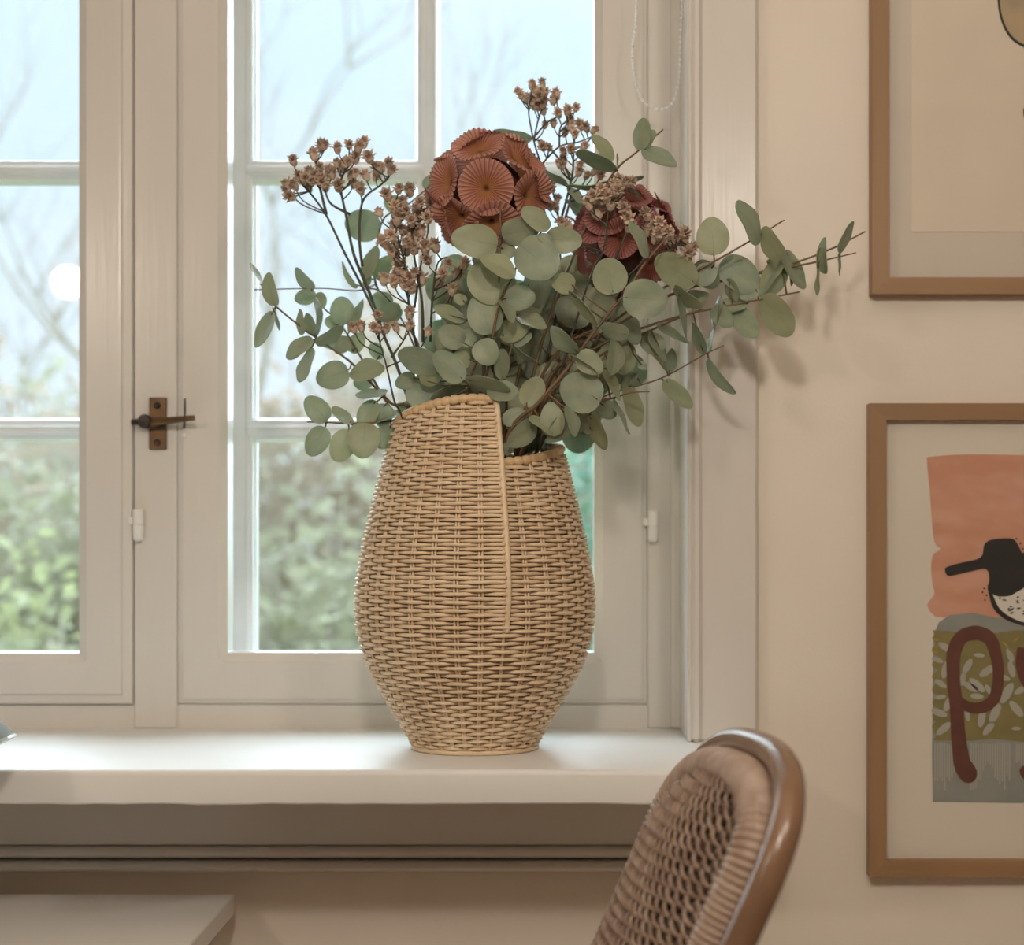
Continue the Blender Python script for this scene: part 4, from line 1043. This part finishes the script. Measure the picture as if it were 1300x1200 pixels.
# the bird: white body with dark outline and head, long bill to the left
body_o = [(1256, 738), (1256, 758), (1262, 774), (1274, 785), (1290, 792), (1312, 797), (1345, 796), (1378, 784), (1402, 764), (1425, 748), (1400, 738), (1365, 712), (1330, 700), (1290, 705)]
flat(t, 'bird_outline', [pp(*q) for q in body_o], YP-5*L, M['ink'])
body_i = [(1262, 750), (1263, 762), (1270, 774), (1282, 783), (1300, 790), (1330, 790), (1365, 780), (1390, 764), (1380, 745), (1345, 725), (1310, 728), (1285, 738)]
flat(t, 'bird_body', [pp(*q) for q in body_i], YP-6*L, M['white'])
head = [(1199, 723), (1204, 719), (1222, 714), (1240, 710), (1247, 704), (1249, 692), (1256, 686), (1268, 684), (1284, 684), (1291, 690), (1298, 704), (1306, 716), (1312, 732), (1300, 746), (1290, 752), (1280, 757), (1262, 756), (1256, 742), (1255, 728), (1250, 722), (1238, 724), (1216, 729), (1203, 731)]
flat(t, 'bird_head', [pp(*q) for q in head], YP-7*L, M['ink'], dens=3)
sp_ = MB()
for i in range(46):
    x = rp.uniform(1268, 1380); y = rp.uniform(757, 782); a_ = rp.uniform(-.9, .2); l_ = rp.uniform(3, 8)
    if x < 1278 and y > 772: continue
    ca, sa = math.cos(a_), math.sin(a_)
    sp_.add([(lambda xz: (xz[0], YP-7*L, xz[1]))(pp(x+u*ca-v_*sa, y+u*sa+v_*ca)) for u, v_ in ((-l_/2, 0), (0, -1.3), (l_/2, 0), (0, 1.3))], [(0, 1, 2, 3)])
for x, y in ((1249, 747), (1247, 752), (1252, 756), (1250, 762), (1290, 684), (1295, 690), (1298, 697)):
    sp_.add([(lambda xz: (xz[0], YP-7*L, xz[1]))(pp(x+1.3*math.cos(k), y+1.3*math.sin(k))) for k in (0, 1, 2, 3, 4, 5)], [tuple(range(6))])
part(t, 'bird_speckles', sp_, M['ink'])['kind'] = 'stuff'

# ------------------------------------------------------------------ white desk below the sill
YD1, YD0 = 1.90, 1.46
zt = PZ(1135, YD1); XD = PX(298, YD1)
dk = thing('desk', 'white desk top standing under the window sill', 'desk', (-1.0, (YD0+YD1)/2, 0))
b = MB(); b.box(-1.55, XD, YD0, YD1, zt-.023, zt, .0015); part(dk, 'desk_top', b, M['desk'])
for x in (-1.50, -.60):
    for y in (YD0+.03, YD1-.07):
        b = MB(); b.box(x, x+.045, y, y+.045, 0, zt-.023, .003); part(dk, 'leg', b, M['desk'])
b = MB(); b.box(-1.50, -.56, YD1-.05, YD1-.03, zt-.09, zt-.023); part(dk, 'back_rail', b, M['desk'])

# desk lamp: only the lip of its shade reaches into the picture
YL = 1.62
lt = thing('desk_lamp', 'grey metal lamp shade poking in beside the sill', 'lamp', (PX(-190, YL), YL, zt))
corner = P(15.5, 934, YL); ax = Vector((.42, 0, -.907)).normalized(); rim_dir = Vector((-.907, 0, -.42)).normalized()
rr_ = .062; rc = corner+rim_dir*rr_
b = MB(); b.lathe([(.02, -.125), (.026, -.118), (.038, -.06), (rr_, 0), (rr_-.002, .0), (.036, -.06), (.022, -.115)], rc, 40, ax); sh = part(lt, 'shade', b, M['lamp'], smooth=True, ang=40)
b = MB(); b.lathe([(rr_-.002, -.001), (rr_+.0012, -.001), (rr_+.0012, .0018), (rr_-.002, .0018)], rc, 40, ax); part(lt, 'shade_rim', b, M['lamprim'], parent=sh)
top = rc-ax*.12; base = Vector((PX(-190, YL), YL, zt))
b = MB(); b.tube(catmull([base+Vector((0, 0, .012)), base+Vector((-.02, 0, .18)), top+Vector((-.10, 0, .03)), top], 8), .006, 8); part(lt, 'arm', b, M['lamp'], smooth=True)
b = MB(); b.lathe([(.07, 0), (.07, .010), (.062, .015), (.0001, .016)], base, 36); part(lt, 'base', b, M['lamp'], smooth=True, ang=40)

# ------------------------------------------------------------------ wicker chair
M['wick'] = mat('brown_wicker', (.20, .12, .08), .33, (.36, .25, .18), 60, (1, 1, 1), 4, lo=.35, hi=.7)
M['pole'] = mat('lacquered_rattan_pole', (.23, .125, .068), .27, (.155, .082, .045), 14, (1, 1, 1), 4, coat=.4)
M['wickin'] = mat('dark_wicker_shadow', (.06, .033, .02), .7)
CU = Vector((.12, -.99, .045)).normalized(); CV = Vector((.40, .03, .915)).normalized(); CN = CU.cross(CV).normalized()
if CN.x < 0: CN = -CN                            # points backwards, away from the sitter
CTOP = Vector((.166, 1.375, HC-.170))
HWID, ARC, LOW, EXP = .180, .100, -.52, 2.7
def bulge(a, b_):
    """the woven back swells towards the sitter like a cushion"""
    q = min(1, abs(a)/max(1e-4, halfw(b_)-.02)); u = max(0, min(1, (-b_-.015)/.09))
    return .046*(1-q**2.4)*math.sin(PI/2*u)**.8
def cpt(a, b_, off=0.0):
    """point of the chair back: a across (-far, +near), b down from the top (negative)"""
    return CTOP+CU*a+CV*b_+CN*off
def halfw(b_):
    if b_ > -ARC:
        t_ = (b_+ARC)/ARC; return HWID*max(0.0, 1-t_**EXP)**(1/EXP)
    return HWID-(-ARC-b_)*.05
def arch(inset, off=0.0, n_=60, lowb=LOW):
    pts = []
    for i in range(14): bb = lowb+(-ARC-lowb)*i/14; pts.append((-(halfw(bb)-inset), bb))
    for i in range(n_+1):
        q = PI*i/n_; c_, s_ = math.cos(q), math.sin(q)
        pts.append((-math.copysign(abs(c_)**(2/EXP), c_)*(HWID-inset), -ARC+abs(s_)**(2/EXP)*(ARC-inset)))
    for i in range(13, -1, -1): bb = lowb+(-ARC-lowb)*i/14; pts.append((halfw(bb)-inset, bb))
    return [cpt(a, b_, off) for a, b_ in pts]
seat_z = .45
chair = thing('wicker_chair', 'brown woven wicker chair with a lacquered rim in front of the sill', 'chair', (CTOP.x-.42, CTOP.y, 0))
b = MB(); b.tube(arch(0), .0120, 14); part(chair, 'back_frame', b, M['pole'], smooth=True, fix=False)
M['wickb'] = mat('pale_wicker_binding', (.40, .285, .21), .34, (.30, .20, .145), 60)
m = wrapped(arch(.027, -.010), .0175, .0056, 14, .10); part(chair, 'rim_binding', m, M['wickb'], smooth=True, fix=False)
# woven back: strands running across, in and out of the stakes
wb = MB(); NSK = 30; rw = random.Random(4); row = 0; bb = -.026; RP = .0104
def trim_a(a, b_): return bulge(a, b_)
while bb > LOW+.01:
    hw = halfw(bb-.008)-.036
    if hw > .015:
        K = max(10, int(hw*2/.0021))
        for ph0 in (0, PI):                       # twined rows: two strands twisted round each other
            pts = []
            for k in range(K+1):
                a = -hw+2*hw*k/K; q = -2*PI*a/.026+ph0+row*.9
                sag = -.016*(1-(a/HWID)**2)
                pts.append(cpt(a, bb+sag+.0054*math.sin(q), -.0036*math.cos(q)-bulge(a, bb+sag)))
            wb.tube(pts, .0018*rw.uniform(.92, 1.08), 5)
    bb -= RP; row += 1
part(chair, 'back_weave', wb, M['wick'], smooth=True, fix=False)['kind'] = 'stuff'
sk = MB()
for k in range(-NSK//2, NSK//2+1):
    a = (k+.0)*2*HWID/NSK
    if abs(a) > HWID-.05: continue
    b_top = -.02
    while halfw(b_top) < abs(a)+.034: b_top -= .004
    sk.tube([cpt(a, b_top+(LOW-b_top)*j/24, -bulge(a, b_top+(LOW-b_top)*j/24)) for j in range(25)], .0019, 5)
part(chair, 'back_stakes', sk, M['wickin'], smooth=True, fix=False)['kind'] = 'stuff'
# outer shell of the back: a second woven skin behind the first
ob = MB(); row = 0; bb = -.02
while bb > LOW:
    hw = halfw(bb)-.016
    if hw > .03:
        K = max(8, int(hw*2/.008))
        ob.tube([cpt(-hw+2*hw*k/K, bb, .012+.003*math.sin(PI*k+PI*row)) for k in range(K+1)], .0030, 5)
    bb -= .0058; row += 1
part(chair, 'outer_weave', ob, M['pole'], smooth=True, fix=False)['kind'] = 'stuff'
# seat and legs, below the picture
bl_ = cpt(0, LOW, 0); sc0 = Vector((bl_.x-.20, bl_.y+.0, seat_z))
b = MB(); b.lathe([(.0001, -.02), (.19, -.02), (.205, -.008), (.205, .008), (.19, .018), (.0001, .012)], sc0, 40); part(chair, 'seat', b, M['wick'], smooth=True, ang=50)
m = wrapped([sc0+Vector((.205*math.cos(q*PI/24), .205*math.sin(q*PI/24), 0)) for q in range(49)], .017, .02, 10, .05); part(chair, 'seat_rim', m, M['wick'], smooth=True, fix=False)
for q in (45, 135, 225, 315):
    q = math.radians(q); d = Vector((math.cos(q), math.sin(q), 0))
    b = MB(); b.tube([sc0+d*.175+Vector((0, 0, -.01)), Vector((sc0.x, sc0.y, 0))+d*.21], .016, 12); part(chair, 'leg', b, M['pole'], smooth=True, ang=50, fix=False)

# ------------------------------------------------------------------ garden
GZ = -.35
M['lawn'] = mat('lawn', (.20, .27, .10), .9, (.28, .30, .14), 1.5)
b = MB(); b.box(-30, 30, 2.3, 60, GZ-.1, GZ); tag(b.build('ground', M['lawn']), 'green garden lawn outside the window', kind='structure')
def foliage_mat(name, c1, c2, tr=.3):
    return mat(name, c1, .7, c2, 3.0, detail=4, translucent=tr, tcol=tuple(min(1, v*1.25) for v in c1))
def cloud(rs_, c, rx, ry, rz, n_, size, lumps=7):
    """leaf cloud: many small folded leaves on overlapping lumps"""
    m = MB(); cs = []
    for i in range(lumps):
        th = rs_.uniform(0, 6.28); k = rs_.uniform(.2, .62)
        cs.append((Vector((math.cos(th)*k*rx, math.sin(th)*k*ry, rs_.uniform(-.5, .6)*rz)), rs_.uniform(.38, .6)))
    vs = []; fs = []
    for i in range(n_):
        o, q = rs_.choice(cs)
        d = Vector((rs_.gauss(0, 1), rs_.gauss(0, 1), rs_.gauss(0, 1))).normalized()*rs_.uniform(.6, 1.05)*q
        p = Vector(c)+o+Vector((d.x*rx, d.y*ry, d.z*rz))
        if p.z < GZ: continue
        a_ = Vector((rs_.gauss(0, 1), rs_.gauss(0, 1), rs_.gauss(0, .6))).normalized(); e_ = a_.orthogonal().normalized(); e_.rotate(Matrix.Rotation(rs_.uniform(0, 6.28), 3, a_))
        l_ = size*rs_.uniform(.7, 1.4); k = len(vs)
        vs += [p, p+a_*l_*.5+e_*l_*.3, p+a_*l_, p+a_*l_*.5-e_*l_*.3]; fs.append((k, k+1, k+2, k+3))
    m.add(vs, fs); return m
def shrub(label, x, Y, rx, top, c1, c2, n_=2600, size=.07, seed=0, name='shrub', twigs=26, tr=.3):
    r_ = random.Random(seed); t = thing(name, label, 'shrub', (x, Y, GZ)); h = top-GZ
    if n_:
        o = part(t, 'foliage', cloud(r_, (x, Y, GZ+h*.52), rx, rx*.8, h*.52, n_, size, 9), foliage_mat(name+'_leaves', c1, c2, tr), fix=False); o['kind'] = 'stuff'
    tw = MB()
    for i in range(twigs):
        a_ = r_.uniform(0, 6.28); k = r_.uniform(.2, .9)
        e_ = Vector((x+math.cos(a_)*rx*k, Y+math.sin(a_)*rx*k*.8, GZ+h*r_.uniform(.75, 1.02)*(1-.25*k)))
        q0 = Vector((x+r_.uniform(-.08, .08), Y, GZ)); mid = q0.lerp(e_, .5)+Vector((r_.uniform(-.12, .12), 0, r_.uniform(-.05, .15)))
        cv = catmull([q0, mid, e_], 5); tw.tube(cv, [.018*(1-.8*j/len(cv)) for j in range(len(cv))], 4)
        for j in range(5):
            p = cv[4+j]; tw.tube([p, p+Vector((r_.uniform(-.3, .3), r_.uniform(-.2, .2), r_.uniform(.1, .4)))*rx*.7], [.006, .002], 3)
    part(t, 'twigs', tw, M['bark'], fix=False); return t
M['bark'] = mat('hazed_grey_brown_bark', (.52, .46, .42), .85, (.60, .54, .50), 6)  # bark paled so its colour carries the garden haze
def gx(px, Y): return PX(px, Y)
SG1, SG2 = (.37, .37, .26), (.47, .44, .33)
YG1, YG2 = (.44, .48, .16), (.38, .40, .22)
BR1, BR2 = (.43, .34, .28), (.44, .40, .32)
DG1, DG2 = (.18, .32, .26), (.34, .46, .38)
k_ = 0
for lab, px, Y, rx, py, c1, c2, n_, sz_ in (
    ('sage green shrub outside, behind the left half of the vase', 400, 6.5, 1.0, 590, SG1, SG2, 3200, .08),
    ('bright yellow-green low bush outside at the bottom of the middle pane', 365, 4.6, .34, 775, YG1, YG2, 900, .06),
    ('pale green shrub outside the left casement', 60, 6.4, .95, 600, SG1, BR2, 3000, .08),
    ('yellow-green low bush outside the left casement', 45, 4.8, .32, 735, YG2, SG1, 800, .06),
    ('brown twiggy shrub outside the left casement, behind the pale green one', 10, 9.0, 1.5, 480, BR1, SG2, 2600, .10),
    ('tall fawn leafed shrub outside, behind the sage green one', 420, 8.0, 1.25, 385, BR1, SG2, 3400, .09),
    ('dark bluish green conifer bush outside, right of the vase', 750, 4.4, .30, 545, DG1, DG2, 2200, .05),
    ('broad olive hedge bush closing the garden at the far left', 170, 13.0, 2.0, 490, SG1, BR2, 3000, .12),
    ('loose fawn hedge bush far left of the garden, beyond the casement edge', -420, 12.0, 2.2, 500, BR1, SG1, 2600, .12),
    ('round sage hedge bush at the left end of the garden row', -1250, 11.0, 2.0, 500, SG1, SG2, 2600, .12),
    ('broad grey-green hedge bush closing the garden at the far right', 600, 16.5, 2.6, 490, SG1, DG2, 3000, .12)):
    shrub(lab, gx(px, Y), Y, rx, PZ(py, Y), c1, c2, n_, sz_, seed=300+k_); k_ += 1
def tree(label, px, Y, h, seed, lean=0.0):
    r_ = random.Random(seed); x = gx(px, Y); t = thing('bare_tree', label, 'tree', (x, Y, GZ)); m = MB()
    def grow(p, d, l_, rad, lev):
        pts = [p]; q = p; dd = d
        for i in range(4):
            dd = (dd+Vector((r_.uniform(-.22, .22), r_.uniform(-.2, .2), r_.uniform(-.05, .16)))).normalized(); q = q+dd*l_/4; pts.append(q)
        m.tube(pts, [rad*(1-.42*i/4) for i in range(5)], 6 if lev < 2 else 4)
        if lev >= 5: return
        for i in range(3 if lev else 4):
            f = r_.choice((2, 3, 4)); ax_ = Vector((r_.uniform(-1, 1), r_.uniform(-1, 1), r_.uniform(.0, .7))).normalized()
            grow(pts[f], (dd*.75+ax_*.8).normalized(), l_*r_.uniform(.58, .78), rad*.55, lev+1)
    grow(Vector((x, Y, GZ)), Vector((lean, 0, 1)), h*.42, h*.012, 0)
    part(t, 'trunk_and_branches', m, M['bark'], smooth=True, fix=False); return t
tree('bare leafless tree outside, seen through the middle panes', 372, 10.2, 4.9, 12, .01)
tree('slim bare tree outside, seen through the left casement', 15, 10.9, 3.6, 15, .05)
shrub('green leafy tree crown outside at the right edge of the glass', gx(775, 6.0), 6.0, .28, PZ(60, 6.0), (.28, .42, .26), (.36, .50, .34), 2200, .06, seed=340, name='slender_tree', twigs=10)
